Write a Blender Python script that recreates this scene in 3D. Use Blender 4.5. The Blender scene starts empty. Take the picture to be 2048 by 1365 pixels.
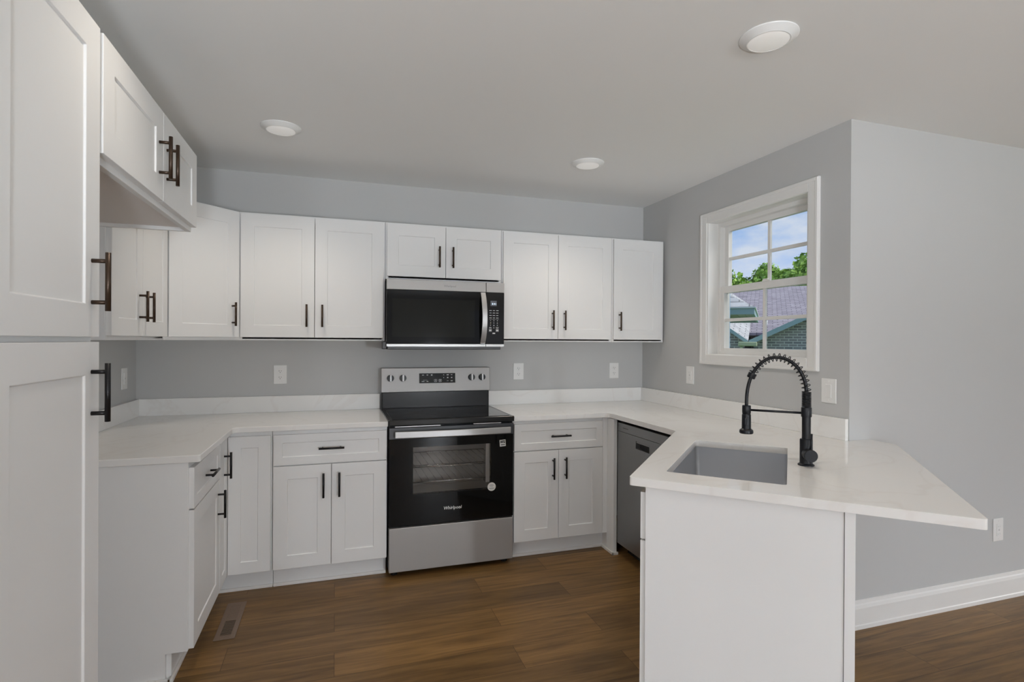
import bpy, bmesh, math, random
from mathutils import Vector, Matrix, noise
PI = math.pi
S = bpy.context.scene
COL = S.collection
random.seed(7)

# ------------------------------------------------------------------ camera
W_PX, H_PX = 2048, 1365
F_PX, CY = 1088.58, 684.05
yaw, pitch, roll = math.radians(17.947), math.radians(-0.146), math.radians(0.33)
cd = bpy.data.cameras.new('camera')
cam = bpy.data.objects.new('camera', cd); COL.objects.link(cam)
cd.sensor_fit = 'HORIZONTAL'; cd.sensor_width = 36.0
cd.lens = F_PX * 36.0 / W_PX
cd.shift_y = (CY - H_PX / 2) / W_PX
cd.clip_start = 0.05; cd.clip_end = 300
fwd = Vector((math.sin(yaw) * math.cos(pitch), math.cos(yaw) * math.cos(pitch), math.sin(pitch)))
rt0 = Vector((math.cos(yaw), -math.sin(yaw), 0)); up0 = rt0.cross(fwd)
rt = rt0 * math.cos(roll) + up0 * math.sin(roll)
up = -rt0 * math.sin(roll) + up0 * math.cos(roll)
cam.matrix_world = Matrix(((rt.x, up.x, -fwd.x, 0), (rt.y, up.y, -fwd.y, 0), (rt.z, up.z, -fwd.z, 1.3834), (0, 0, 0, 1)))
S.camera = cam

# ------------------------------------------------------------------ view
S.view_settings.view_transform = 'Standard'
S.view_settings.look = 'None'
S.view_settings.exposure = 0.0
S.view_settings.gamma = 1.0
S.view_settings.use_curve_mapping = False
S.cycles.use_denoising = True
S.cycles.max_bounces = 10
S.cycles.diffuse_bounces = 6
S.cycles.glossy_bounces = 4
S.cycles.transparent_max_bounces = 12
S.cycles.caustics_reflective = False
S.cycles.caustics_refractive = False
S.cycles.sample_clamp_indirect = 4.0

# ------------------------------------------------------------------ room size (metres, the camera stands over the origin)
XL, XR, YB, YS, CEIL = -1.152, 2.349, 3.844, 1.987, 2.456
XE, YR = 6.4, -6.4          # far right wall and rear wall, both outside the frame
XW, YP = -6.4, 1.078        # the room opens to the left of the pantry: far left wall and the wall behind the pantry

# ------------------------------------------------------------------ sky
def make_world():
    w = bpy.data.worlds.new('sky'); S.world = w; w.use_nodes = True
    nt = w.node_tree; nt.nodes.clear()
    N = nt.nodes.new; L = nt.links.new
    out = N('ShaderNodeOutputWorld'); bg = N('ShaderNodeBackground')
    tc = N('ShaderNodeTexCoord'); sep = N('ShaderNodeSeparateXYZ')
    L(tc.outputs['Generated'], sep.inputs[0])
    ramp = N('ShaderNodeValToRGB')
    e = ramp.color_ramp.elements
    e[0].position = 0.0; e[0].color = (0.62, 0.70, 0.93, 1)
    e[1].position = 0.5; e[1].color = (0.06, 0.20, 0.55, 1)
    m = e.new(0.10); m.color = (0.50, 0.64, 0.93, 1)
    m = e.new(0.22); m.color = (0.14, 0.36, 0.76, 1)
    L(sep.outputs['Z'], ramp.inputs[0])
    mp = N('ShaderNodeMapping'); mp.inputs['Scale'].default_value = (1.0, 1.0, 2.2)
    mp.inputs['Location'].default_value = (0.62, 0.31, 0.2)
    L(tc.outputs['Generated'], mp.inputs[0])
    nz = N('ShaderNodeTexNoise'); nz.inputs['Scale'].default_value = 4.2; nz.inputs['Detail'].default_value = 6
    nz.inputs['Roughness'].default_value = 0.55
    L(mp.outputs[0], nz.inputs['Vector'])
    cr = N('ShaderNodeValToRGB'); cr.color_ramp.elements[0].position = 0.42; cr.color_ramp.elements[1].position = 0.56
    L(nz.outputs['Fac'], cr.inputs[0])
    mx = N('ShaderNodeMixRGB'); mx.inputs['Color2'].default_value = (0.72, 0.76, 0.84, 1)
    mul = N('ShaderNodeMath'); mul.operation = 'MULTIPLY'; mul.inputs[1].default_value = 0.85
    L(cr.outputs[0], mul.inputs[0]); L(mul.outputs[0], mx.inputs['Fac']); L(ramp.outputs[0], mx.inputs['Color1'])
    L(mx.outputs[0], bg.inputs['Color']); bg.inputs['Strength'].default_value = 1.0
    L(bg.outputs[0], out.inputs[0])
make_world()

# ------------------------------------------------------------------ sun and daylight through the rear windows
def add_sun():
    d = bpy.data.lights.new('sun', 'SUN'); d.energy = 3.4; d.angle = math.radians(42.0); d.color = (1, 0.95, 0.87)
    o = bpy.data.objects.new('sun', d); COL.objects.link(o)
    v = Vector((0.66, -0.36, 0.72))                     # towards the sun
    o.rotation_euler = v.to_track_quat('Z', 'Y').to_euler(); o.location = (8, -8, 20)
add_sun()

# openings in the rear wall (x0, x1, z0, z1) and in the far right wall (y0, y1, z0, z1)
REAR_OPEN = [(-3.2, -1.7, 0.55, 2.15), (-0.9, 0.9, 0.55, 2.15), (3.2, 5.2, 0.05, 2.12)]
EAST_OPEN = [(-3.0, -1.2, 0.55, 2.15), (-0.4, 1.4, 0.55, 2.15)]  # unseen right-hand openings, added to send light across the kitchen
WEST_OPEN = [(-5.0, -3.4, 0.55, 2.15), (-2.4, -0.8, 0.55, 2.15)]  # unseen left-hand openings, added to light the window wall
# strengths: daylight in watts per square metre of opening, downlights in watts, added globe lamps in radiance
LV = dict(rear=2.0, door=2.0, east=8.0, east2=0.5, west=4.0, down=16.0, fill_down2=2.0, fill_down3=2.0, fill_down4=9.0, fill_lamp0=235.0, fill_lamp1=90.0, fill_lamp2=3.0, fill_lamp3=165.0, fill_torch=205.0, fill_torch2=2.0)
FILL_COL = (0.92, 0.99, 1.07)
def area(name, loc, rot, sx, sy, power, color):
    if power <= 0: return
    d = bpy.data.lights.new(name, 'AREA'); d.shape = 'RECTANGLE'; d.size = sx; d.size_y = sy
    d.energy = power; d.color = color
    o = bpy.data.objects.new(name, d); COL.objects.link(o); o.location = loc; o.rotation_euler = rot
DAY = (0.90, 0.95, 1.0)
for (a, b, z0, z1) in REAR_OPEN:
    area('daylight', ((a + b) / 2, YR - 0.12, (z0 + z1) / 2), (PI / 2, 0, 0), b - a, z1 - z0,
         LV['rear' if z0 > 0.2 else 'door'] * (b - a) * (z1 - z0), DAY)
for (a, b, z0, z1) in EAST_OPEN:
    area('daylight', (XE + 0.12, (a + b) / 2, (z0 + z1) / 2), (PI / 2, 0, PI / 2), b - a, z1 - z0, LV['east' if a < -1 else 'east2'] * (b - a) * (z1 - z0), DAY)
for (a, b, z0, z1) in WEST_OPEN:
    area('daylight', (XW - 0.12, (a + b) / 2, (z0 + z1) / 2), (PI / 2, 0, -PI / 2), b - a, z1 - z0, LV['west'] * (b - a) * (z1 - z0), DAY)

# ------------------------------------------------------------------ materials
MATS = {}
def mat(name, color, rough=0.5, metal=0.0, spec=0.5, coat=0.0, fn=None):
    if name in MATS: return MATS[name]
    m = bpy.data.materials.new(name); m.use_nodes = True
    b = m.node_tree.nodes['Principled BSDF']
    b.inputs['Base Color'].default_value = (*color, 1); b.inputs['Roughness'].default_value = rough
    b.inputs['Metallic'].default_value = metal; b.inputs['Specular IOR Level'].default_value = spec
    b.inputs['Coat Weight'].default_value = coat
    if fn: fn(m.node_tree, b)
    MATS[name] = m; return m
def _bump(scale, strength, stretch=(1, 1, 1), dist=0.002):
    def fn(nt, b):
        N = nt.nodes.new; L = nt.links.new
        tc = N('ShaderNodeTexCoord'); mp = N('ShaderNodeMapping'); mp.inputs['Scale'].default_value = stretch
        nz = N('ShaderNodeTexNoise'); nz.inputs['Scale'].default_value = scale; nz.inputs['Detail'].default_value = 3
        bp = N('ShaderNodeBump'); bp.inputs['Strength'].default_value = strength; bp.inputs['Distance'].default_value = dist
        L(tc.outputs['Object'], mp.inputs[0]); L(mp.outputs[0], nz.inputs['Vector'])
        L(nz.outputs['Fac'], bp.inputs['Height']); L(bp.outputs[0], b.inputs['Normal'])
    return fn
def _brushed(stretch):
    def fn(nt, b):
        N = nt.nodes.new; L = nt.links.new
        tc = N('ShaderNodeTexCoord'); mp = N('ShaderNodeMapping'); mp.inputs['Scale'].default_value = stretch
        nz = N('ShaderNodeTexNoise'); nz.inputs['Scale'].default_value = 6; nz.inputs['Detail'].default_value = 4
        mr = N('ShaderNodeMapRange'); mr.inputs['To Min'].default_value = 0.42; mr.inputs['To Max'].default_value = 0.52
        L(tc.outputs['Object'], mp.inputs[0]); L(mp.outputs[0], nz.inputs['Vector'])
        L(nz.outputs['Fac'], mr.inputs['Value']); L(mr.outputs[0], b.inputs['Roughness'])
    return fn
def _wood(nt, b):
    N = nt.nodes.new; L = nt.links.new
    tc = N('ShaderNodeTexCoord')
    br = N('ShaderNodeTexBrick'); br.offset = 0.37; br.offset_frequency = 2; br.squash = 1.0
    br.inputs['Scale'].default_value = 1.0; br.inputs['Brick Width'].default_value = 1.22; br.inputs['Row Height'].default_value = 0.18
    br.inputs['Mortar Size'].default_value = 0.0012; br.inputs['Mortar Smooth'].default_value = 0.3
    br.inputs['Color1'].default_value = (0, 0, 0, 1); br.inputs['Color2'].default_value = (1, 1, 1, 1); br.inputs['Mortar'].default_value = (0.2, 0.2, 0.2, 1)
    L(tc.outputs['Object'], br.inputs['Vector'])
    mp = N('ShaderNodeMapping'); mp.inputs['Scale'].default_value = (1.1, 14.0, 1.0)
    L(tc.outputs['Object'], mp.inputs[0])
    # each plank shifts its own grain
    add = N('ShaderNodeVectorMath'); add.operation = 'ADD'
    sc = N('ShaderNodeVectorMath'); sc.operation = 'SCALE'; sc.inputs['Scale'].default_value = 9.0
    L(br.outputs['Color'], sc.inputs[0]); L(mp.outputs[0], add.inputs[0]); L(sc.outputs[0], add.inputs[1])
    nz = N('ShaderNodeTexNoise'); nz.inputs['Scale'].default_value = 2.2; nz.inputs['Detail'].default_value = 7; nz.inputs['Distortion'].default_value = 0.6
    nz.inputs['Roughness'].default_value = 0.62
    L(add.outputs[0], nz.inputs['Vector'])
    cr = N('ShaderNodeValToRGB'); e = cr.color_ramp.elements
    e[0].position = 0.28; e[0].color = (0.098, 0.050, 0.017, 1)
    e[1].position = 0.75; e[1].color = (0.285, 0.160, 0.056, 1)
    m = e.new(0.52); m.color = (0.192, 0.104, 0.035, 1)
    L(nz.outputs['Fac'], cr.inputs[0])
    hs = N('ShaderNodeHueSaturation')
    mr = N('ShaderNodeMapRange'); mr.inputs['To Min'].default_value = 0.78; mr.inputs['To Max'].default_value = 1.22
    L(br.outputs['Color'], mr.inputs['Value']); L(mr.outputs[0], hs.inputs['Value']); L(cr.outputs[0], hs.inputs['Color'])
    mm = N('ShaderNodeMixRGB'); mm.blend_type = 'MULTIPLY'; mm.inputs['Color2'].default_value = (0.35, 0.3, 0.27, 1)
    L(br.outputs['Fac'], mm.inputs['Fac']); L(hs.outputs[0], mm.inputs['Color1']); L(mm.outputs[0], b.inputs['Base Color'])
    bp = N('ShaderNodeBump'); bp.inputs['Strength'].default_value = 0.25; bp.inputs['Distance'].default_value = 0.002
    L(nz.outputs['Fac'], bp.inputs['Height']); L(bp.outputs[0], b.inputs['Normal'])
def _quartz(nt, b):
    N = nt.nodes.new; L = nt.links.new
    tc = N('ShaderNodeTexCoord')
    nz = N('ShaderNodeTexNoise'); nz.inputs['Scale'].default_value = 1.6; nz.inputs['Detail'].default_value = 5; nz.inputs['Distortion'].default_value = 1.6
    L(tc.outputs['Object'], nz.inputs['Vector'])
    cr = N('ShaderNodeValToRGB'); e = cr.color_ramp.elements
    e[0].position = 0.475; e[0].color = (0.85, 0.84, 0.82, 1); e[1].position = 0.525; e[1].color = (0.85, 0.84, 0.82, 1)
    m = e.new(0.5); m.color = (0.82, 0.80, 0.775, 1)
    L(nz.outputs['Fac'], cr.inputs[0]); L(cr.outputs[0], b.inputs['Base Color'])
def _shingle(c1, c2):
    def fn(nt, b):
        N = nt.nodes.new; L = nt.links.new
        tc = N('ShaderNodeTexCoord')
        br = N('ShaderNodeTexBrick'); br.inputs['Scale'].default_value = 1; br.inputs['Brick Width'].default_value = 0.30; br.inputs['Row Height'].default_value = 0.16
        br.inputs['Mortar Size'].default_value = 0.012
        br.inputs['Color1'].default_value = (*c1, 1); br.inputs['Color2'].default_value = (*c2, 1); br.inputs['Mortar'].default_value = (*[v * 0.55 for v in c1], 1)
        L(tc.outputs['Object'], br.inputs['Vector'])
        nz = N('ShaderNodeTexNoise'); nz.inputs['Scale'].default_value = 7
        L(tc.outputs['Object'], nz.inputs['Vector'])
        mr = N('ShaderNodeMapRange'); mr.inputs['To Min'].default_value = 0.65; mr.inputs['To Max'].default_value = 1.35
        hs = N('ShaderNodeHueSaturation'); L(nz.outputs['Fac'], mr.inputs['Value']); L(mr.outputs[0], hs.inputs['Value'])
        L(br.outputs['Color'], hs.inputs['Color']); L(hs.outputs[0], b.inputs['Base Color'])
    return fn
def _brick(nt, b):
    N = nt.nodes.new; L = nt.links.new
    tc = N('ShaderNodeTexCoord'); sp = N('ShaderNodeSeparateXYZ'); cb = N('ShaderNodeCombineXYZ')
    L(tc.outputs['Object'], sp.inputs[0]); L(sp.outputs['X'], cb.inputs['X']); L(sp.outputs['Z'], cb.inputs['Y'])
    br = N('ShaderNodeTexBrick'); br.inputs['Scale'].default_value = 1; br.inputs['Brick Width'].default_value = 0.22; br.inputs['Row Height'].default_value = 0.075
    br.inputs['Mortar Size'].default_value = 0.011
    br.inputs['Color1'].default_value = (0.24, 0.235, 0.26, 1); br.inputs['Color2'].default_value = (0.40, 0.37, 0.39, 1); br.inputs['Mortar'].default_value = (0.68, 0.68, 0.68, 1)
    L(cb.outputs[0], br.inputs['Vector']); L(br.outputs['Color'], b.inputs['Base Color'])
def _leaf(nt, b):
    N = nt.nodes.new; L = nt.links.new
    tc = N('ShaderNodeTexCoord'); nz = N('ShaderNodeTexNoise'); nz.inputs['Scale'].default_value = 1.7; nz.inputs['Detail'].default_value = 6
    L(tc.outputs['Object'], nz.inputs['Vector'])
    cr = N('ShaderNodeValToRGB'); e = cr.color_ramp.elements
    e[0].position = 0.3; e[0].color = (0.07, 0.21, 0.015, 1); e[1].position = 0.7; e[1].color = (0.52, 0.78, 0.14, 1)
    L(nz.outputs['Fac'], cr.inputs[0]); L(cr.outputs[0], b.inputs['Base Color'])
def _pane(alpha_color, gloss, gcol=(1, 1, 1), rough=0.0):
    def fn(nt, b):
        N = nt.nodes.new; L = nt.links.new
        out = [n for n in nt.nodes if n.type == 'OUTPUT_MATERIAL'][0]
        t = N('ShaderNodeBsdfTransparent'); t.inputs[0].default_value = (*alpha_color, 1)
        g = N('ShaderNodeBsdfGlossy'); g.inputs['Color'].default_value = (*gcol, 1); g.inputs['Roughness'].default_value = rough
        fr = N('ShaderNodeFresnel'); fr.inputs['IOR'].default_value = gloss
        mx = N('ShaderNodeMixShader')
        geo = N('ShaderNodeNewGeometry'); inv = N('ShaderNodeMath'); inv.operation = 'SUBTRACT'; inv.inputs[0].default_value = 1.0
        mu = N('ShaderNodeMath'); mu.operation = 'MULTIPLY'
        L(geo.outputs['Backfacing'], inv.inputs[1]); L(inv.outputs[0], mu.inputs[0]); L(fr.outputs[0], mu.inputs[1])
        L(mu.outputs[0], mx.inputs[0]); L(t.outputs[0], mx.inputs[1]); L(g.outputs[0], mx.inputs[2]); L(mx.outputs[0], out.inputs['Surface'])
        nt.nodes.remove(b)
    return fn
def _emit(color, strength):
    def fn(nt, b):
        b.inputs['Emission Color'].default_value = (*color, 1); b.inputs['Emission Strength'].default_value = strength
    return fn

WALL = mat('wall_paint', (0.535, 0.535, 0.53), 0.75, spec=0.25)
CEILM = mat('ceiling_paint', (0.86, 0.86, 0.85), 0.85, spec=0.2)
TRIM = mat('trim_paint', (0.80, 0.79, 0.77), 0.35)
CAB = mat('cabinet_paint', (0.81, 0.81, 0.805), 0.42, spec=0.3)
CABIN = mat('cabinet_underside', (0.80, 0.76, 0.74), 0.5)
FLOOR = mat('oak_plank', (0.13, 0.07, 0.03), 0.42, spec=0.35, fn=_wood)
QUARTZ = mat('white_quartz', (0.8, 0.78, 0.76), 0.14, spec=0.5, fn=_quartz)
BLACK = mat('black_metal', (0.018, 0.017, 0.018), 0.34, metal=0.6)
BRONZE = mat('oil_rubbed_bronze', (0.055, 0.034, 0.022), 0.33, metal=0.6)
FAUCET = mat('matte_black', (0.008, 0.0085, 0.011), 0.34, spec=0.3)
STEEL = mat('brushed_steel', (0.38, 0.365, 0.35), 0.5, metal=0.5, spec=0.3, fn=_brushed((0.6, 0.6, 60)))
STEELV = mat('brushed_steel_bright', (0.52, 0.515, 0.51), 0.4, metal=0.85)
SINKM = mat('sink_steel', (0.56, 0.575, 0.605), 0.4, metal=0.85)
SLATE = mat('dark_steel', (0.27, 0.27, 0.27), 0.34, metal=0.85)
GLOSSBLK = mat('black_glass', (0.005, 0.005, 0.005), 0.05, spec=0.22)
COOKTOP = mat('cooktop_glass', (0.004, 0.004, 0.004), 0.04, spec=0.35)
BLKPLAST = mat('black_enamel', (0.014, 0.0135, 0.013), 0.2, spec=0.25)
GREYPLAST = mat('grey_plastic', (0.20, 0.20, 0.20), 0.4)
OUTLET = mat('outlet_plastic', (0.82, 0.815, 0.80), 0.3)
SLOT = mat('slot_dark', (0.02, 0.018, 0.016), 0.7)
MARK = mat('printed_white', (0.70, 0.70, 0.70), 0.5)
GREYMARK = mat('printed_grey', (0.22, 0.22, 0.22), 0.5)
CHROME = mat('chrome', (0.8, 0.8, 0.8), 0.12, metal=1.0)
WINGLASS = mat('window_glass', (1, 1, 1), fn=_pane((0.97, 0.98, 0.98), 1.25))
OVENPANE = mat('oven_glass', (0, 0, 0), fn=_pane((0.84, 0.83, 0.82), 1.45))
OVENIN = mat('oven_enamel', (0.72, 0.70, 0.67), 0.45)
VENTM = mat('vent_brown', (0.17, 0.115, 0.08), 0.45)
LENS = mat('light_lens', (0.80, 0.79, 0.77), 0.35, fn=_emit((1.0, 0.97, 0.93), 0.22))
DISPLAY = mat('display', (0.10, 0.11, 0.13), 0.15)
DIGITS = mat('display_digits', (0.5, 0.6, 0.7), 0.4, fn=_emit((0.75, 0.88, 1.0), 0.8))
SKYTINT = mat('sky_lit_white', (0.30, 0.50, 0.72), 0.5)
FASCIA = mat('teal_fascia', (0.30, 0.44, 0.47), 0.5)
FASCIAW = mat('white_drip_edge', (0.75, 0.80, 0.82), 0.45)
SHINGLE = mat('purple_grey_shingle', (0.3, 0.28, 0.3), 0.9, fn=_shingle((0.27, 0.245, 0.285), (0.38, 0.35, 0.39)))
SHINGLE2 = mat('pale_and_sunlit_shingle', (0.45, 0.45, 0.46), 0.9, fn=_shingle((0.42, 0.43, 0.44), (0.56, 0.57, 0.57)))
BRICKM = mat('grey_brick', (0.2, 0.2, 0.2), 0.9, fn=_brick)
LEAF = mat('leaf_green', (0.2, 0.4, 0.05), 0.7, fn=_leaf)
BARK = mat('bark', (0.10, 0.07, 0.05), 0.9)
LAWN = mat('lawn', (0.10, 0.20, 0.04), 0.95)
SIDING = mat('pale_siding', (0.55, 0.58, 0.60), 0.7)

# ------------------------------------------------------------------ mesh helpers
class MB:
    def __init__(s): s.bm = bmesh.new(); s.M = Matrix.Identity(4)
    def v(s, p): return s.bm.verts.new(s.M @ Vector(p))
    def box(s, x0, x1, y0, y1, z0, z1):
        P = [s.v((x, y, z)) for z in (z0, z1) for (x, y) in ((x0, y0), (x1, y0), (x1, y1), (x0, y1))]
        for f in ((3, 2, 1, 0), (4, 5, 6, 7), (0, 1, 5, 4), (1, 2, 6, 5), (2, 3, 7, 6), (3, 0, 4, 7)):
            s.bm.faces.new([P[i] for i in f])
        return s
    def prism(s, poly, z0, z1):
        n = len(poly); A = [s.v((x, y, z0)) for x, y in poly]; B = [s.v((x, y, z1)) for x, y in poly]
        s.bm.faces.new(A[::-1]); s.bm.faces.new(B)
        for i in range(n): s.bm.faces.new((A[i], A[(i + 1) % n], B[(i + 1) % n], B[i]))
        return s
    def ring(s, outer, inner, z0, z1):
        """solid plate between two loops of the same count, one inside the other"""
        n = len(outer)
        q = [[s.v((x, y, z)) for x, y in lp] for z in (z0, z1) for lp in (outer, inner)]
        ob, ib, ot, it = q
        for i in range(n):
            j = (i + 1) % n
            s.bm.faces.new((ot[i], ot[j], it[j], it[i])); s.bm.faces.new((ob[j], ob[i], ib[i], ib[j]))
            s.bm.faces.new((ob[i], ob[j], ot[j], ot[i])); s.bm.faces.new((ib[j], ib[i], it[i], it[j]))
        return s
    def tube(s, pts, r, n=12, cap=True):
        pts = [Vector(p) for p in pts]; rings = []; prev = None
        for i, p in enumerate(pts):
            t = (pts[min(i + 1, len(pts) - 1)] - pts[max(i - 1, 0)]).normalized()
            if prev is None:
                a = Vector((0, 0, 1)) if abs(t.z) < 0.9 else Vector((1, 0, 0)); u = t.cross(a).normalized()
            else:
                u = (prev - t * prev.dot(t)).normalized()
            prev = u; w = t.cross(u); rr = r[i] if isinstance(r, (list, tuple)) else r
            rings.append([s.v(p + u * (rr * math.cos(2 * PI * k / n)) + w * (rr * math.sin(2 * PI * k / n))) for k in range(n)])
        for A, B in zip(rings, rings[1:]):
            for k in range(n):
                f = s.bm.faces.new((A[k], A[(k + 1) % n], B[(k + 1) % n], B[k])); f.smooth = True
        if cap: s.bm.faces.new(rings[0][::-1]); s.bm.faces.new(rings[-1])
        return s
    def lathe(s, prof, n=32, axis=None, base=(0, 0, 0)):
        """prof: (r, h) pairs along an axis (default z)"""
        ax = Vector(axis or (0, 0, 1)).normalized(); b = Vector(base)
        a = Vector((0, 0, 1)) if abs(ax.z) < 0.9 else Vector((1, 0, 0)); u = ax.cross(a).normalized(); w = ax.cross(u)
        rings = []
        for r, h in prof:
            if r < 1e-6: rings.append([s.v(b + ax * h)])
            else: rings.append([s.v(b + ax * h + u * (r * math.cos(2 * PI * k / n)) + w * (r * math.sin(2 * PI * k / n))) for k in range(n)])
        for A, B in zip(rings, rings[1:]):
            for k in range(n):
                j = (k + 1) % n
                if len(A) == 1 and len(B) == 1: continue
                vs = (A[0], B[j], B[k]) if len(A) == 1 else ((A[k], A[j], B[0]) if len(B) == 1 else (A[k], A[j], B[j], B[k]))
                s.bm.faces.new(vs)
        return s
    def shaker(s, x0, x1, z0, z1, rail=0.072, t=0.02, rec=0.005, yb=0.0):
        """frame and panel front: front face at y = yb - t"""
        yf = yb - t
        def lp(d, y): return [s.v((x0 + d, y, z0 + d)), s.v((x1 - d, y, z0 + d)), s.v((x1 - d, y, z1 - d)), s.v((x0 + d, y, z1 - d))]
        B, A, C, D = lp(0, yb), lp(0, yf), lp(rail, yf), lp(rail + 0.002, yf + rec)
        for P, Q in ((B, A), (A, C), (C, D)):
            for i in range(4): s.bm.faces.new((P[i], P[(i + 1) % 4], Q[(i + 1) % 4], Q[i]))
        s.bm.faces.new(D); s.bm.faces.new(B[::-1]); return s
    def obj(s, name, m, parent=None, bevel=0.0, seg=2, smooth_angle=None):
        bmesh.ops.recalc_face_normals(s.bm, faces=s.bm.faces[:])
        me = bpy.data.meshes.new(name); s.bm.to_mesh(me); s.bm.free()
        me.materials.append(m)
        o = bpy.data.objects.new(name, me); COL.objects.link(o)
        if parent: o.parent = parent
        if bevel:
            md = o.modifiers.new('bevel', 'BEVEL'); md.width = bevel; md.segments = seg; md.limit_method = 'ANGLE'; md.angle_limit = math.radians(40)
        if smooth_angle:
            for p in me.polygons: p.use_smooth = True
            try: me.set_sharp_from_angle(angle=math.radians(smooth_angle))
            except Exception: pass
        return o
def box(*a): return MB().box(*a)
def tag(o, label, cat, group=None):
    o['label'] = label; o['category'] = cat
    if group: o['group'] = group
    return o
def thing(name, label, cat, loc=(0, 0, 0), rz=0.0, group=None):
    o = bpy.data.objects.new(name, None); COL.objects.link(o); o.location = loc; o.rotation_euler = (0, 0, rz)
    o.empty_display_size = 0.1
    return tag(o, label, cat, group)
def struct(o): o['kind'] = 'structure'; return o
def text(name, body, size, loc, rot, m, parent, align='CENTER', shear=0.0, ext=0.0003, offset=0.0, space=1.0):
    c = bpy.data.curves.new(name, 'FONT'); c.body = body; c.size = size; c.align_x = align; c.align_y = 'CENTER'
    c.shear = shear; c.extrude = ext; c.offset = offset; c.space_line = space; c.resolution_u = 2
    c.materials.append(m)
    o = bpy.data.objects.new(name, c); COL.objects.link(o); o.location = loc; o.rotation_euler = rot
    bpy.context.view_layer.update()
    me = bpy.data.meshes.new_from_object(o.evaluated_get(bpy.context.evaluated_depsgraph_get()))
    bpy.data.objects.remove(o); bpy.data.curves.remove(c)
    me.name = name
    o = bpy.data.objects.new(name, me); COL.objects.link(o); o.location = loc; o.rotation_euler = rot
    if not me.materials: me.materials.append(m)
    o.parent = parent; return o

# ------------------------------------------------------------------ the room shell
T = 0.16
PLAN = [(XW - T, YR - T), (XE + T, YR - T), (XE + T, YS + T), (XR + T, YS + T), (XR + T, YB + T), (XL - T, YB + T), (XL - T, YP + T), (XW - T, YP + T)]
struct(MB().prism(PLAN, -0.12, 0).obj('floor', FLOOR))
struct(MB().prism(PLAN, CEIL, CEIL + 0.12).obj('ceiling', CEILM))
struct(box(XL - T, XR + T, YB, YB + T, 0, CEIL).obj('wall_back', WALL))
mb = MB(); mb.box(XL - T, XL, YP, YB, 0, CEIL); mb.box(XW, XL - T, YP, YP + T, 0, CEIL)
struct(mb.obj('wall_left', WALL))
WY0, WY1, WZ0, WZ1 = 2.228, 3.028, 1.297, 2.168     # window opening
mb = MB()
mb.box(XR, XR + T, WY1, YB, 0, CEIL); mb.box(XR, XR + T, YS + T, WY0, 0, CEIL)
mb.box(XR, XR + T, WY0, WY1, 0, WZ0); mb.box(XR, XR + T, WY0, WY1, WZ1, CEIL)
mb.box(XR, XE + T, YS, YS + T, 0, CEIL)              # the same wall turns the outside corner
struct(mb.obj('wall_right', WALL))
def wall_with_holes(axis, c0, c1, lo, hi, holes):
    mb = MB(); xs = lo
    def bx(a, b, z0, z1):
        if b - a > 1e-4 and z1 - z0 > 1e-4:
            mb.box(a, b, c0, c1, z0, z1) if axis == 'x' else mb.box(c0, c1, a, b, z0, z1)
    for (a, b, z0, z1) in sorted(holes):
        bx(xs, a, 0, CEIL); bx(a, b, 0, z0); bx(a, b, z1, CEIL); xs = b
    bx(xs, hi, 0, CEIL); return mb
struct(wall_with_holes('x', YR - T, YR, XW - T, XE + T, REAR_OPEN).obj('wall_rear', WALL))
struct(wall_with_holes('y', XE, XE + T, YR, YS, EAST_OPEN).obj('wall_far_right', WALL))
struct(wall_with_holes('y', XW - T, XW, YR, YP + T, WEST_OPEN).obj('wall_far_left', WALL))
# plain casings round the openings behind the camera
k = 2
for (a, b, z0, z1) in REAR_OPEN:
    mb = MB(); y0, y1 = YR - 0.06, YR + 0.02; w = 0.08
    mb.box(a - w, a, y0, y1, z0 - w, z1 + w); mb.box(b, b + w, y0, y1, z0 - w, z1 + w)
    mb.box(a, b, y0, y1, z1, z1 + w)
    if z0 > 0.2: mb.box(a, b, y0, y1, z0 - w, z0)
    mb.box((a + b) / 2 - 0.025, (a + b) / 2 + 0.025, y0, y1 - 0.03, z0, z1)
    if z0 > 0.2: mb.box(a, b, y0, y1 - 0.03, (z0 + z1) / 2 - 0.025, (z0 + z1) / 2 + 0.025)
    struct(mb.obj('window_%d' % k if z0 > 0.2 else 'door_1', TRIM)); k += 1

# baseboard along the wall that runs on to the right
def baseboard(name, x0, x1):
    mb = MB(); y = YS
    prof = [(0, 0), (-0.018, 0), (-0.018, 0.018), (-0.014, 0.022), (-0.014, 0.098), (-0.010, 0.112), (-0.006, 0.118), (-0.004, 0.132), (0, 0.134)]
    A = [mb.v((x0, y + p, z)) for p, z in prof]; B = [mb.v((x1, y + p, z)) for p, z in prof]
    n = len(prof)
    for i in range(n): mb.bm.faces.new((A[i], A[(i + 1) % n], B[(i + 1) % n], B[i]))
    mb.bm.faces.new(A); mb.bm.faces.new(B[::-1])
    return struct(mb.obj(name, TRIM))
baseboard('baseboard_right', XR + 0.002, XE)

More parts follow.
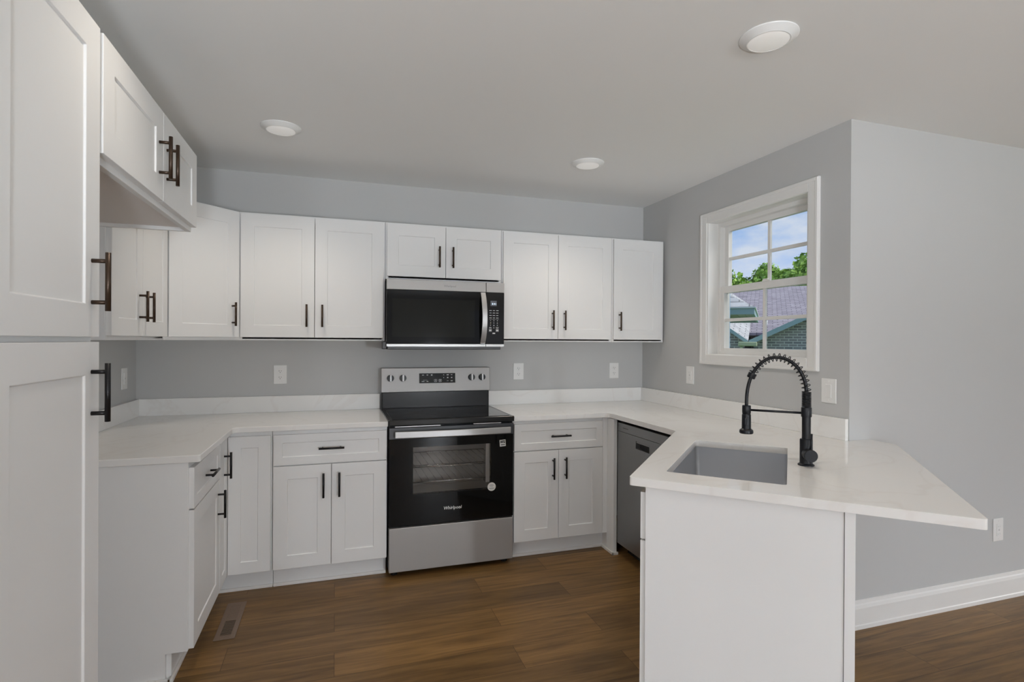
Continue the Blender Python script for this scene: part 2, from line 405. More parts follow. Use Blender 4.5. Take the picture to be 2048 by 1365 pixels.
# ------------------------------------------------------------------ the window
def window():
    root = bpy.data.objects.new('window_1', None); COL.objects.link(root); root.location = (XR, (WY0 + WY1) / 2, WZ0)
    struct(root); root['label'] = 'white double hung window with grilles over the sink counter'; root['category'] = 'window'
    hy = (WY1 - WY0) / 2; h = WZ1 - WZ0
    def fr(x0, x1, ya, yb, za, zb, w, wt=None, wb=None):
        wt = wt or w; wb = wb or w
        mb = MB(); mb.box(x0, x1, ya, ya + w, za, zb); mb.box(x0, x1, yb - w, yb, za, zb)
        mb.box(x0, x1, ya + w, yb - w, za, za + wb); mb.box(x0, x1, ya + w, yb - w, zb - wt, zb); return mb
    cw = 0.072
    mb = fr(-0.018, 0.0, -hy - cw, hy + cw, -cw + 0.008, h + cw - 0.008, cw - 0.006)
    mb.obj('casing', TRIM, root, bevel=0.004, seg=3)
    fr(-0.021, -0.016, -hy - cw + 0.004, hy + cw - 0.004, -cw + 0.012, h + cw - 0.012, 0.016).obj('casing_bead', TRIM, root, bevel=0.002)
    fr(-0.010, 0.075, -hy - 0.006, hy + 0.006, -0.006, h + 0.006, 0.010).obj('jamb', TRIM, root, bevel=0.002)
    fr(0.070, 0.150, -hy, hy, 0.0, h, 0.022, 0.028, 0.026).obj('window_frame', TRIM, root, bevel=0.002)
    # lower sash, nearer the room, and upper sash behind it
    zm = 1.723 - WZ0
    def sash(name, x0, x1, za, zb, wt, wb, bar_z):
        ya, yb = -hy + 0.020, hy - 0.020; w = 0.036
        mb = fr(x0, x1, ya, yb, za, zb, w, wt, wb)
        o = mb.obj(name, TRIM, root, bevel=0.002)
        xm = (x0 + x1) / 2
        box(xm - 0.002, xm + 0.002, ya + w - 0.004, yb - w + 0.004, za + wb - 0.004, zb - wt + 0.004).obj('pane', WINGLASS, o)
        g = MB(); g.box(xm - 0.008, xm + 0.006, -0.010, 0.010, za + wb, zb - wt); g.box(xm - 0.0075, xm + 0.0055, ya + w, yb - w, bar_z - 0.010, bar_z + 0.010)
        g.obj('grille', TRIM, o, bevel=0.001)
        return o
    lo = sash('lower_sash', 0.075, 0.105, 0.022, zm + 0.022, 0.044, 0.022, 1.524 - WZ0)
    sash('upper_sash', 0.108, 0.138, zm - 0.02, h - 0.022, 0.036, 0.036, 1.928 - WZ0)
    mb = MB(); mb.box(0.066, 0.076, -0.06, 0.0, zm + 0.018, zm + 0.028); mb.box(0.060, 0.070, -0.05, -0.01, zm + 0.027, zm + 0.034)
    mb.obj('sash_lock', TRIM, root, bevel=0.002)
    # outside: white casing and reveal, with blue sky light put into the colour
    fr(0.145, 0.168, -hy - 0.045, hy + 0.045, -0.06, h + 0.06, 0.05, 0.05, 0.055).obj('outer_casing', SKYTINT, root, bevel=0.002)
window()

# ------------------------------------------------------------------ handles and cabinet fronts
def handle(parent, x, z, axis='z', m=BRONZE, L=0.136, cc=0.096, y0=-0.02, proj=0.032, r=0.0060):
    mb = MB(); y = y0 - proj
    d = Vector((0, 0, 1)) if axis == 'z' else Vector((1, 0, 0)); c = Vector((x, y, z))
    mb.tube([c - d * L / 2, c + d * L / 2], r, 14)
    for s in (-1, 1):
        p = c + d * (s * cc / 2); mb.tube([p, (p.x, y0 + 0.0005, p.z)], r * 0.82, 12)
    return mb.obj('handle', m, parent)
RAIL = 0.072
def front(parent, kind, x0, x1, z0, z1, h=None, m=BRONZE, rail=RAIL):
    o = MB().shaker(x0, x1, z0, z1, rail).obj(kind, CAB, parent, bevel=0.0012)
    if h: handle(o, h[0], h[1], h[2], m)
    return o
UB, UT = 1.375, 2.130       # wall cabinets, bottom and top
DB, DT = UB + 0.018, UT - 0.010
UD = 0.305
HU = DB + 0.132             # handle centre height on the wall cabinets

def wall_cabinet(name, label, x0, x1, zb, doors, loc, rz, group='white wall cabinets'):
    """local x along the wall, +y into the wall; doors: list of (x0, x1, handle side)"""
    t = thing(name, label, 'cabinet', loc, rz, group)
    w = x1 - x0
    mb = MB(); H = UT - zb
    mb.box(0, 0.018, 0, UD - 0.001, 0, H); mb.box(w - 0.018, w, 0, UD - 0.001, 0, H)
    mb.box(0.018, w - 0.018, 0, UD - 0.001, H - 0.018, H); mb.box(0.018, w - 0.018, 0, UD - 0.001, 0.008, 0.026)
    mb.box(0.018, w - 0.018, UD - 0.012, UD - 0.001, 0.026, H - 0.018)
    mb.box(0.018, w - 0.018, 0, 0.018, 0, 0.035); mb.box(0.018, w - 0.018, 0, 0.018, H - 0.04, H - 0.018)
    mb.obj('body', CAB, t, bevel=0.001)
    for (a, b, side) in doors:
        hx = b - 0.043 if side == 'r' else a + 0.043
        front(t, 'door', a, b, 0.018, H - 0.010, (hx, 0.018 + 0.132, 'z'))
    return t
yf = YB - UD
wall_cabinet('wall_cabinet', 'white two-door wall cabinet directly left of the microwave', -0.542, 0.296, UB,
             [(0.010, 0.4175, 'r'), (0.4205, 0.828, 'l')], (-0.542, yf, UB), 0)
wall_cabinet('wall_cabinet', 'short white two-door wall cabinet mounted directly above the microwave', 0.298, 1.066, 1.770,
             [(0.008, 0.3825, 'r'), (0.3855, 0.760, 'l')], (0.298, yf, 1.770), 0)
wall_cabinet('wall_cabinet', 'white two-door wall cabinet directly right of the microwave', 1.068, 1.903, UB,
             [(0.008, 0.408, 'r'), (0.411, 0.825, 'l')], (1.068, yf, UB), 0)
wall_cabinet('wall_cabinet', 'white single-door wall cabinet at the end of the row against the window wall', 1.905, 2.336, UB,
             [(0.008, 0.408, 'l')], (1.905, yf, UB), 0)
# left wall, two doors
wall_cabinet('wall_cabinet', 'white two-door wall cabinet on the left wall above the counter, half hidden by the pantry', 2.480, 3.232, UB,
             [(0.008, 0.364, 'r'), (0.367, 0.742, 'l')], (XL + UD, 2.480, UB), PI / 2)
# diagonal corner cabinet
def corner_wall_cabinet():
    t = thing('corner_wall_cabinet', 'white diagonal wall cabinet with one door across the left back corner', 'cabinet', (XL + UD, YB - 0.61, UB), PI / 4, 'white wall cabinets')
    # local x along the diagonal front, y towards the corner
    w = UD * math.sqrt(2)
    H = UT - UB; c = math.sqrt(0.5)
    poly = [(0, 0), (w, 0), (w + UD * c - 0.002, UD * c), (w / 2, UD * c * 2 + w / 2 - 0.003), (-UD * c + 0.002, UD * c)]
    MB().prism(poly, 0, H).obj('body', CAB, t, bevel=0.001)
    front(t, 'door', 0.014, w - 0.014, 0.018, H - 0.010, (w - 0.014 - 0.043, 0.150, 'z'))
corner_wall_cabinet()

# deep cabinet over the empty fridge bay
PF = -0.556                 # box front of pantry and fridge cabinet (door face 2 cm further out)
def fridge_cabinet():
    y0, y1, zb = 1.548, 2.484, 1.812
    t = thing('over_fridge_cabinet', 'deep white two-door wall cabinet above the empty fridge bay beside the pantry', 'cabinet', (PF, y0, zb), PI / 2)
    w = y1 - y0; D = PF - XL; H = UT - zb
    mb = MB()
    mb.box(0, 0.018, 0, D - 0.002, 0, H); mb.box(w - 0.018, w, 0, D - 0.002, 0, H); mb.box(0.018, w - 0.018, 0, D - 0.002, H - 0.018, H)
    mb.box(0.018, w - 0.018, 0, 0.019, 0, 0.030); mb.box(0.018, w - 0.018, 0, 0.019, H - 0.03, H - 0.018)
    mb.box(0.018, w - 0.018, D - 0.02, D - 0.002, 0, H - 0.018)
    mb.obj('body', CAB, t, bevel=0.001)
    box(0.018, w - 0.018, 0.019, D - 0.02, 0.014, 0.026).obj('underside_panel', CABIN, t)
    m = 0.490
    front(t, 'door', 0.008, m - 0.0015, 0.018, H - 0.010, (m - 0.045, 0.148, 'z'))
    front(t, 'door', m + 0.0015, w - 0.002, 0.018, H - 0.010, (m + 0.036, 0.148, 'z'))
fridge_cabinet()

# pantry
def pantry():
    y0, y1 = 1.080, 1.545
    t = thing('pantry_cabinet', 'tall white pantry cabinet with two doors, floor to cabinet top, nearest on the left', 'cabinet', (PF, y0, 0), PI / 2)
    w = y1 - y0; D = PF - XL
    mb = MB(); mb.box(0, w, 0, D - 0.002, 0.114, UT); mb.box(0, w, 0.075, D - 0.002, 0, 0.114)
    mb.obj('body', CAB, t, bevel=0.001)
    front(t, 'upper_door', 0.008, w - 0.008, 1.386, UT - 0.010, (w - 0.051, 1.386 + 0.128, 'z'), rail=0.075)
    front(t, 'lower_door', 0.008, w - 0.008, 0.122, 1.374, (w - 0.051, 1.374 - 0.117, 'z'), BLACK, rail=0.075)
pantry()

# ------------------------------------------------------------------ base cabinets
BT = 0.880; TOE = 0.114
FX, FY = -0.565, 3.240      # box fronts of the left and back runs
D0, D1, R0, R1 = 0.120, 0.684, 0.690, 0.858
HB = D1 - 0.113
def base_body(mb, w, D, toe=0.062):
    mb.box(0, w, 0, D, TOE, BT); mb.box(0, w, toe, D, 0, TOE)
# left end: drawer over door
def left_base():
    y0, y1 = 2.500, 3.022
    t = thing('base_cabinet', 'white base cabinet with one drawer over one door beside the empty fridge bay', 'cabinet', (FX, y0, 0), PI / 2, 'white base cabinets')
    w = y1 - y0; D = FX - XL - 0.002
    mb = MB(); mb.box(0.019, w, 0, D, TOE, BT); mb.box(0.019, w, 0.062, D, 0, TOE); mb.obj('body', CAB, t, bevel=0.001)
    # finished end panel with the toe notch cut out of its front corner
    mb = MB(); pts = [(0, TOE), (0, BT), (D, BT), (D, 0), (0.080, 0), (0.080, TOE)]
    A = [mb.v((0, y, z)) for y, z in pts]; B = [mb.v((0.019, y, z)) for y, z in pts]
    mb.bm.faces.new(A); mb.bm.faces.new(B[::-1])
    for i in range(6): mb.bm.faces.new((A[i], A[(i + 1) % 6], B[(i + 1) % 6], B[i]))
    mb.obj('end_panel', CAB, t, bevel=0.001)
    front(t, 'drawer', 0.006, w - 0.004, R0, R1, (w / 2, (R0 + R1) / 2 + 0.003, 'x'), BLACK, rail=0.045)
    front(t, 'door', 0.006, w - 0.004, D0, D1, (w - 0.046, HB, 'z'), BLACK)
    mb = MB(); mb.box(-0.012, 0.0, 0.0 + 0.07, D, 0, 0.018); mb.box(-0.012, w, 0.050, 0.062, 0, 0.018)
    mb.obj('shoe_moulding', TRIM, t, bevel=0.003)
left_base()
def lazy_susan():
    t = thing('corner_base_cabinet', 'white corner base cabinet with an L-shaped folding door in the left back corner', 'cabinet', (XL, YB, 0), 0, 'white base cabinets')
    x1, y0 = -0.328 - XL, 3.024 - YB; fx, fy = FX - XL, FY - YB
    poly = [(0.002, -0.002), (0.002, y0), (fx, y0), (fx, fy), (x1, fy), (x1, -0.002)]
    q = 0.062
    toe = [(0.002, -0.002), (0.002, y0), (fx - q, y0), (fx - q, fy + q), (x1, fy + q), (x1, -0.002)]
    mb = MB(); mb.prism(poly, TOE, BT); mb.prism(toe, 0, TOE); mb.obj('body', CAB, t, bevel=0.001)
    # back-run leaf faces the room, left-run leaf faces right
    MB().shaker(fx + 0.022, x1 - 0.006, D0, R1, 0.062, yb=fy).obj('back_leaf', CAB, t, bevel=0.0012)
    mb = MB(); mb.M = Matrix.Translation((fx, y0, 0)) @ Matrix.Rotation(PI / 2, 4, 'Z')
    wl = fy - y0 - 0.020
    mb.shaker(0.006, wl, D0, R1, 0.055); o = mb.obj('side_leaf', CAB, t, bevel=0.0012)
    mb = MB(); c = Vector((fx + 0.02 + 0.032, y0 + 0.105, 0.727))
    mb.tube([c - Vector((0, 0, 0.068)), c + Vector((0, 0, 0.068))], 0.006, 14)
    for s in (-1, 1):
        p = c + Vector((0, 0, 0.048 * s)); mb.tube([p, p - Vector((0.0325, 0, 0))], 0.005, 12)
    mb.obj('handle', BLACK, o)
    mb = MB(); mb.box(fx - q, x1, fy + q - 0.012, fy + q, 0, 0.018); mb.obj('shoe_moulding', TRIM, t, bevel=0.003)
lazy_susan()
def drawer_base(label, x0, x1, seam, face_x1=None, filler=0.0):
    t = thing('base_cabinet', label, 'cabinet', (x0, FY, 0), 0, 'white base cabinets')
    w = x1 - x0; D = YB - FY - 0.002
    mb = MB(); base_body(mb, w, D); mb.obj('body', CAB, t, bevel=0.001)
    b = (face_x1 or x1) - x0
    front(t, 'drawer', 0.006, b - 0.004, R0, R1, (b / 2, (R0 + R1) / 2 + 0.003, 'x'), BLACK, rail=0.045)
    s = seam - x0
    front(t, 'door', 0.006, s - 0.0015, D0, D1, (s - 0.042, HB, 'z'), BLACK)
    front(t, 'door', s + 0.0015, b - 0.004, D0, D1, (s + 0.042, HB, 'z'), BLACK)
    box(0, w, 0.062 - 0.012, 0.062, 0, 0.018).obj('shoe_moulding', TRIM, t, bevel=0.003)
    return t
drawer_base('white base cabinet with a drawer over two doors directly left of the range', -0.326, 0.288, -0.019)
rb = drawer_base('white base cabinet with a drawer over two doors directly right of the range', 1.056, 1.738, 1.362, 1.678)
box(1.680 - 1.056, 1.738 - 1.056, -0.008, 0.0, TOE, BT - 0.004).obj('corner_filler', CAB, rb, bevel=0.001)
mb = MB(); mb.box(1.714 - 1.056, 1.738 - 1.056, 3.142 - FY, -0.009, 0.0, BT - 0.004); mb.box(1.714 - 1.056, 1.738 - 1.056, -0.0089, 0.0615, 0.0, TOE - 0.0005)
mb.obj('side_filler', CAB, rb, bevel=0.001)
mb = MB(); mb.box(1.702 - 1.056, 1.7135 - 1.056, 3.130 - FY, 0.05, 0, 0.018); mb.box(1.702 - 1.056, 1.745 - 1.056, 3.130 - FY, 3.1415 - FY, 0, 0.018)
mb.obj('filler_shoe', TRIM, rb, bevel=0.003)

# ------------------------------------------------------------------ counters
CZ = 0.910
NP = Vector((0.975, 1.677)); FP = Vector((1.666, 0.990))      # near and far corners of the angled end
def round_poly(pts, radii, n=5):
    out = []
    N = len(pts)
    for i, p in enumerate(pts):
        r = radii.get(i, 0)
        if not r: out.append(tuple(p)); continue
        P = Vector(p); a = (Vector(pts[i - 1]) - P).normalized(); b = (Vector(pts[(i + 1) % N]) - P).normalized()
        ang = a.angle(b); t = r / math.tan(ang / 2); c = P + (a + b).normalized() * (r / math.sin(ang / 2))
        s, e = P + a * t, P + b * t
        a0 = math.atan2(s.y - c.y, s.x - c.x); a1 = math.atan2(e.y - c.y, e.x - c.x)
        d = (a1 - a0 + PI) % (2 * PI) - PI
        for k in range(n + 1): out.append((c.x + r * math.cos(a0 + d * k / n), c.y + r * math.sin(a0 + d * k / n)))
    return out
def left_counter():
    t = thing('countertop', 'white quartz countertop in an L from the fridge bay to the left of the range', 'countertop', (XL, YB, BT))
    def p(x, y): return (x - XL, y - YB)
    poly = round_poly([p(XL + 0.002, YB - 0.002), p(XL + 0.002, 2.492), p(-0.522, 2.492), p(-0.516, 3.206), p(0.290, 3.206), p(0.290, YB - 0.002)], {2: 0.012, 3: 0.03})
    MB().prism(poly, 0.001, CZ - BT).obj('slab', QUARTZ, t, bevel=0.003)
    z0, z1 = CZ - BT, CZ - BT + 0.104
    a = p(XL + 0.022, YB - 0.022); b = p(0.290, YB - 0.002)
    box(a[0], b[0], a[1], -0.001, z0, z1).obj('backsplash', QUARTZ, t, bevel=0.002)
    a = p(XL + 0.001, 2.492); box(0.001, 0.022, a[1], -0.001, z0, z1).obj('backsplash', QUARTZ, t, bevel=0.002)
left_counter()
# sink opening (local frame of the angled end: e to the right along the end, g inwards)
e2 = Vector((0.7071, -0.7071)); g2 = Vector((0.7071, 0.7071))
def pen(e, g): return NP + e2 * e + g2 * g
SINK = [pen(0.098, 0.140), pen(0.490, 0.140), pen(0.490, 0.850), pen(0.098, 0.850)]
def right_counter():
    t = thing('countertop', 'white quartz countertop right of the range, turning into an angled peninsula with a sink', 'countertop', (XR, YS, BT))
    def p(x, y): return (x - XR, y - YS)
    XRi = XR - 0.002
    outer = [p(1.056, YB - 0.002), p(1.056, 3.206), p(1.711, 3.206), p(1.711, 2.468), p(*NP), p(*FP), p(2.477, 1.850), p(2.477, YS - 0.002), p(XRi, YS - 0.002), p(XRi, YB - 0.002)]
    outer = round_poly(outer, {2: 0.035, 4: 0.012, 5: 0.012})
    hole = round_poly([p(*q) for q in SINK], {0: 0.012, 1: 0.012, 2: 0.012, 3: 0.012}, 3)
    bm = bmesh.new()
    z0, z1 = 0.001, CZ - BT
    loops = []
    for lp in (outer, hole):
        vs = [bm.verts.new((x, y, z1)) for x, y in lp]
        loops.append([bm.edges.new((vs[i], vs[(i + 1) % len(vs)])) for i in range(len(vs))])
    bmesh.ops.triangle_fill(bm, use_beauty=True, use_dissolve=False, edges=loops[0] + loops[1])
    r = bmesh.ops.extrude_face_region(bm, geom=bm.faces[:])
    for v in [q for q in r['geom'] if isinstance(q, bmesh.types.BMVert)]: v.co.z = z0
    mb = MB(); mb.bm.free(); mb.bm = bm
    mb.obj('slab', QUARTZ, t, bevel=0.003)
    za, zb = CZ - BT, CZ - BT + 0.104
    a = p(1.056, YB); box(a[0], XRi - 0.021 - XR, a[1] - 0.022, a[1] - 0.002, za, zb).obj('backsplash', QUARTZ, t, bevel=0.002)
    box(-0.022, -0.002, 0.002, YB - 0.002 - YS, za, zb).obj('backsplash', QUARTZ, t, bevel=0.002)
right_counter()

# ------------------------------------------------------------------ peninsula sink cabinet
def sink_cabinet():
    # local x towards the near end of the peninsula, y across it (away from the kitchen)
    o0 = pen(0.052, 0.03)
    t = thing('sink_base_cabinet', 'white sink base cabinet of the angled peninsula with a plain finished end panel', 'cabinet', (o0.x, o0.y, 0), -3 * PI / 4, 'white base cabinets')
    W, D = 0.915, 0.592        # along -x from the end, depth along +y
    mb = MB()
    mb.box(-W, -W + 0.018, 0, D, TOE, BT - 0.001); mb.box(-0.018, 0, 0, D, TOE, BT - 0.001); mb.box(-W + 0.018, -0.018, D - 0.018, D, TOE, BT - 0.001)
    mb.box(-W + 0.018, -0.018, 0, D - 0.018, TOE, TOE + 0.018); mb.box(-W + 0.018, -0.018, 0, 0.02, TOE + 0.018, BT - 0.001)
    mb.box(-W, 0, 0.062, D, 0, TOE); mb.obj('body', CAB, t, bevel=0.001)
    box(0.0005, 0.007, 0.0, D - 0.0, 0, BT - 0.001).obj('end_panel', CAB, t, bevel=0.001)
    # finished back panel, its edge showing as a post at the right
    box(-W, 0.012, D + 0.001, D + 0.029, 0, BT - 0.001).obj('back_panel', CAB, t, bevel=0.001)
    h = W / 2
    o = MB().shaker(-W + 0.004, -0.004, R0, R1 - 0.004, 0.045).obj('false_drawer', CAB, t, bevel=0.0012)
    front(t, 'door', -W + 0.004, -h - 0.0015, D0, D1, (-h - 0.042, HB, 'z'), BLACK)
    front(t, 'door', -h + 0.0015, -0.004, D0, D1, (-h + 0.042, HB, 'z'), BLACK)
sink_cabinet()

# ------------------------------------------------------------------ sink and faucet
def sink():
    c = sum((q for q in SINK), Vector((0, 0))) / 4
    t = thing('kitchen_sink', 'stainless undermount sink bowl set in the angled peninsula counter', 'sink', (c.x, c.y, BT), -PI / 4)
    hx, hy, dz = 0.196 + 0.004, 0.355 + 0.004, 0.215
    def rr(hx, hy, r): return round_poly([(-hx, -hy), (hx, -hy), (hx, hy), (-hx, hy)], {0: r, 1: r, 2: r, 3: r}, 6)
    mb = MB(); loops = []
    for (a, z, r) in ((0.022, 0.0, 0.03), (0.0, 0.0, 0.02), (-0.003, -dz + 0.03, 0.02), (-0.012, -dz + 0.008, 0.025), (-0.03, -dz, 0.03)):
        loops.append([mb.v((x, y, z)) for x, y in rr(hx + a, hy + a, r)])
    for A, B in zip(loops, loops[1:]):
        n = len(A)
        for i in range(n): mb.bm.faces.new((A[i], A[(i + 1) % n], B[(i + 1) % n], B[i]))
    mb.bm.faces.new(loops[-1])
    o = mb.obj('bowl', SINKM, t, smooth_angle=35)
    md = o.modifiers.new('wall', 'SOLIDIFY'); md.thickness = 0.0015; md.offset = 0
    MB().lathe([(0.0, 0.004), (0.026, 0.004), (0.028, 0.006), (0.043, 0.005), (0.045, 0.0015)], 28, base=(0, 0, -dz)).obj('drain', CHROME, t, smooth_angle=40)
sink()
def faucet():
    B = Vector((1.722, 1.640))
    t = thing('kitchen_faucet', 'tall matte black spring faucet with pull-down spray head beside the sink', 'faucet', (B.x, B.y, CZ), 3 * PI / 4)
    # local x points over the sink (towards the kitchen), local y towards the near end of the peninsula
    MB().lathe([(0, 0), (0.029, 0), (0.029, 0.004), (0.024, 0.007), (0.0225, 0.010), (0.0225, 0.098), (0.021, 0.101), (0.0, 0.101)], 32).obj('base', FAUCET, t, smooth_angle=35)
    MB().lathe([(0, 0.1012), (0.0155, 0.1012), (0.0155, 0.186), (0.0, 0.186)], 28).obj('stem', FAUCET, t, smooth_angle=35)
    MB().lathe([(0, 0.1862), (0.018, 0.1862), (0.0185, 0.189), (0.0185, 0.220), (0.017, 0.223), (0, 0.223)], 28).obj('collar', FAUCET, t, smooth_angle=35)
    # valve and lever: barrel towards the near end
    o = MB().lathe([(0, 0.018), (0.021, 0.018), (0.021, 0.050), (0.0235, 0.052), (0.0235, 0.062), (0.022, 0.064), (0, 0.064)], 28, axis=(-0.25, 1, 0), base=(0, 0, 0.047)).obj('handle', FAUCET, t, smooth_angle=35)
    mb = MB(); mb.tube([(-0.012, 0.040, 0.062), (-0.016, 0.042, 0.085), (-0.017, 0.043, 0.128)], [0.0045, 0.0042, 0.0038], 10); mb.obj('lever', FAUCET, o)
    # hose path
    R = 0.212
    path = []
    top = 0.413; cx = R / 2 - 0.002
    for k in range(41):
        s = k / 40; a = PI * s
        x = cx - cx * math.cos(a) if s < 0.5 else cx - (R - cx) * math.cos(a)
        zb = 0.270 if s < 0.5 else 0.232
        path.append(Vector((x, 0, zb + (top - zb) * math.sin(a) ** 0.92)))
    path = [Vector((0, 0, 0.22)), Vector((0, 0, 0.245))] + path + [Vector((R, 0, 0.222)), Vector((R, 0, 0.212))]
    MB().tube(path, 0.0068, 14).obj('hose', FAUCET, t)
    # closely wound part of the spring on the collar, then the open coils along the arc
    mb = MB()
    for k in range(11):
        z = 0.2245 + k * 0.0053
        mb.lathe([(0.0125, z), (0.0165, z + 0.0008), (0.0172, z + 0.0024), (0.0165, z + 0.004), (0.0125, z + 0.0048)], 20)
    mb.obj('tight_spring', FAUCET, t, smooth_angle=60)
    # arc-length sampling
    L = [0.0]
    for a, b in zip(path, path[1:]): L.append(L[-1] + (b - a).length)
    def at(s):
        i = max(j for j in range(len(L)) if L[j] <= s + 1e-9); i = min(i, len(path) - 2)
        f = (s - L[i]) / (L[i + 1] - L[i]); return path[i].lerp(path[i + 1], f), (path[i + 1] - path[i]).normalized()
    s0, s1 = 0.062, L[-1] - 0.135
    turns = 18; pts = []
    for k in range(turns * 14 + 1):
        s = s0 + (s1 - s0) * k / (turns * 14); p, d = at(s); n = Vector((d.z, 0, -d.x)); b = Vector((0, 1, 0))
        an = 2 * PI * k / 14; pts.append(p + n * (0.0155 * math.cos(an)) + b * (0.0155 * math.sin(an)))
    MB().tube(pts, 0.0017, 6).obj('open_spring', FAUCET, t)
    p, d = at(s1 + 0.006)
    MB().lathe([(0.006, -0.010), (0.0155, -0.010), (0.0165, -0.004), (0.0155, 0.0), (0.0165, 0.005), (0.0150, 0.011), (0.006, 0.012)], 24, axis=tuple(d), base=tuple(p)).obj('spring_end', FAUCET, t, smooth_angle=35)
    # docking arm and spray head
    mb = MB(); mb.tube([(0.017, 0, 0.200), (R - 0.014, 0, 0.200)], 0.0046, 12); mb.obj('docking_arm', FAUCET, t)
    hd = MB().lathe([(0, 0.218), (0.015, 0.218), (0.0165, 0.215), (0.0165, 0.188), (0.0155, 0.186), (0.0155, 0.182), (0.0170, 0.180), (0.0178, 0.125), (0.0255, 0.119), (0.0265, 0.114), (0.0265, 0.108), (0.024, 0.105), (0, 0.105)], 28, base=(R, 0, 0)).obj('spray_head', FAUCET, t, smooth_angle=35)
    box(R - 0.006, R + 0.006, 0.0165, 0.0205, 0.142, 0.168).obj('spray_button', FAUCET, hd, bevel=0.0015)
faucet()

# ------------------------------------------------------------------ range
def rng():
    x0, x1, yF, yBk = 0.293, 1.052, 3.197, 3.835
    t = thing('electric_range', 'stainless and black electric range with oven, between the base cabinets', 'range', (x0, yF, 0))
    w = x1 - x0; D = yBk - yF
    F = PI / 2
    mb = MB(); mb.box(0.002, w - 0.002, 0.035, 0.05, 0.04, 0.30); mb.box(0.002, 0.02, 0.035, D, 0.04, 0.895); mb.box(w - 0.02, w - 0.002, 0.035, D, 0.04, 0.895)
    mb.box(0.02, w - 0.02, D - 0.02, D, 0.04, 0.895); mb.box(0.02, w - 0.02, 0.05, D - 0.02, 0.04, 0.30)
    mb.box(0.02, w - 0.02, 0.05, D - 0.02, 0.86, 0.895)
    mb.obj('body', BLKPLAST, t, bevel=0.002)
    for fx in (0.04, w - 0.04):
        for fy in (0.07, D - 0.06): MB().lathe([(0, 0), (0.02, 0), (0.02, 0.012), (0.012, 0.014), (0.012, 0.045), (0, 0.045)], 16, base=(fx, fy, 0)).obj('foot', BLKPLAST, t)
    # storage drawer
    box(0.004, w - 0.004, 0.0, 0.033, 0.034, 0.290).obj('storage_drawer', STEEL, t, bevel=0.004, seg=3)
    # oven door: black glass round a clear window
    zd0, zd1 = 0.300, 0.872
    wx0, wx1, wz0, wz1 = 0.140, 0.612, 0.478, 0.754
    mb = MB(); mb.M = Matrix(((1, 0, 0, 0), (0, 0, 1, 0), (0, 1, 0, 0), (0, 0, 0, 1)))      # x, z, y
    mb.ring([(0.004, zd0), (w - 0.004, zd0), (w - 0.004, 0.806), (0.004, 0.806)], [(wx0, wz0), (wx1, wz0), (wx1, wz1), (wx0, wz1)], 0.0, 0.032)
    door = mb.obj('oven_door', GLOSSBLK, t, bevel=0.0015)
    box(wx0 - 0.003, wx1 + 0.003, 0.003, 0.007, wz0 - 0.003, wz1 + 0.003).obj('window_pane', OVENPANE, door)
    box(0.003, w - 0.003, -0.002, 0.033, 0.8065, zd1).obj('door_top_panel', mat('charcoal_panel', (0.045, 0.046, 0.05), 0.35), door, bevel=0.002)
    # flat bar handle on two posts, slightly bowed
    mb = MB(); n = 16
    z0h, z1h = 0.818, 0.856
    prev = None
    for k in range(n + 1):
        x = 0.032 + (w - 0.064) * k / n; y = -0.040 - 0.016 * (1 - (2 * k / n - 1) ** 2)
        cur = [mb.v((x, y, z0h)), mb.v((x, y, z1h)), mb.v((x, y + 0.012, z1h)), mb.v((x, y + 0.012, z0h))]
        if prev:
            for i in range(4): mb.bm.faces.new((prev[i], prev[(i + 1) % 4], cur[(i + 1) % 4], cur[i]))
        else: mb.bm.faces.new(cur)
        prev = cur
    mb.bm.faces.new(prev[::-1])
    mb.box(0.034, 0.062, -0.032, -0.002, 0.824, 0.850); mb.box(w - 0.062, w - 0.034, -0.032, -0.002, 0.824, 0.850)
    mb.obj('handle', STEELV, door, bevel=0.003)
    text('brand_lettering', 'Whirlpool', 0.026, (0.375, -0.0008, 0.383), (F, 0, 0), MARK, door, shear=0.15, offset=0.0004)
    st = MB().lathe([(0, 0.0), (0.026, 0.0), (0.026, 0.0009), (0, 0.0009)], 32, axis=(0, -1, 0), base=(0.617, 0, 0.489)).obj('round_sticker', mat('sticker_white', (0.72, 0.70, 0.66), 0.5), door)
    st['label'] = 'round white sticker with small print'
    mb = MB()
    for zz, hw in ((0.501, 0.010), (0.496, 0.014), (0.489, 0.009), (0.480, 0.017), (0.476, 0.013)): mb.box(0.617 - hw, 0.617 + hw, -0.0014, -0.0010, zz - 0.0011, zz + 0.0011)
    mb.obj('sticker_print', GREYMARK, door)
    mb = MB(); mb.M = Matrix.Translation((0.686, 0, 0.752)) @ Matrix.Rotation(math.radians(-4), 4, 'Y')
    mb.box(-0.019, 0.019, -0.0009, 0, -0.020, 0.020); sq = mb.obj('square_sticker', mat('sticker_pale', (0.70, 0.70, 0.66), 0.5), door)
    sq['label'] = 'square white sticker with black print'
    mb = MB(); mb.M = Matrix.Translation((0.686, 0, 0.752)) @ Matrix.Rotation(math.radians(-4), 4, 'Y')
    mb.box(-0.015, 0.015, -0.0014, -0.0010, 0.009, 0.015); mb.box(-0.015, 0.004, -0.0014, -0.0010, 0.001, 0.007); mb.box(0.006, 0.015, -0.0014, -0.0010, -0.001, 0.007)
    mb.box(-0.013, 0.014, -0.0014, -0.0010, -0.0125, -0.0075); mb.obj('sticker_print', SLOT, door)
    # oven cavity with two racks
    mb = MB()
    cx0, cx1, cy0, cy1, cz0, cz1 = 0.06, w - 0.06, 0.040, 0.50, 0.40, 0.80
    mb.box(cx0 - 0.01, cx0, cy0, cy1, cz0, cz1); mb.box(cx1, cx1 + 0.01, cy0, cy1, cz0, cz1); mb.box(cx0, cx1, cy1, cy1 + 0.01, cz0, cz1)
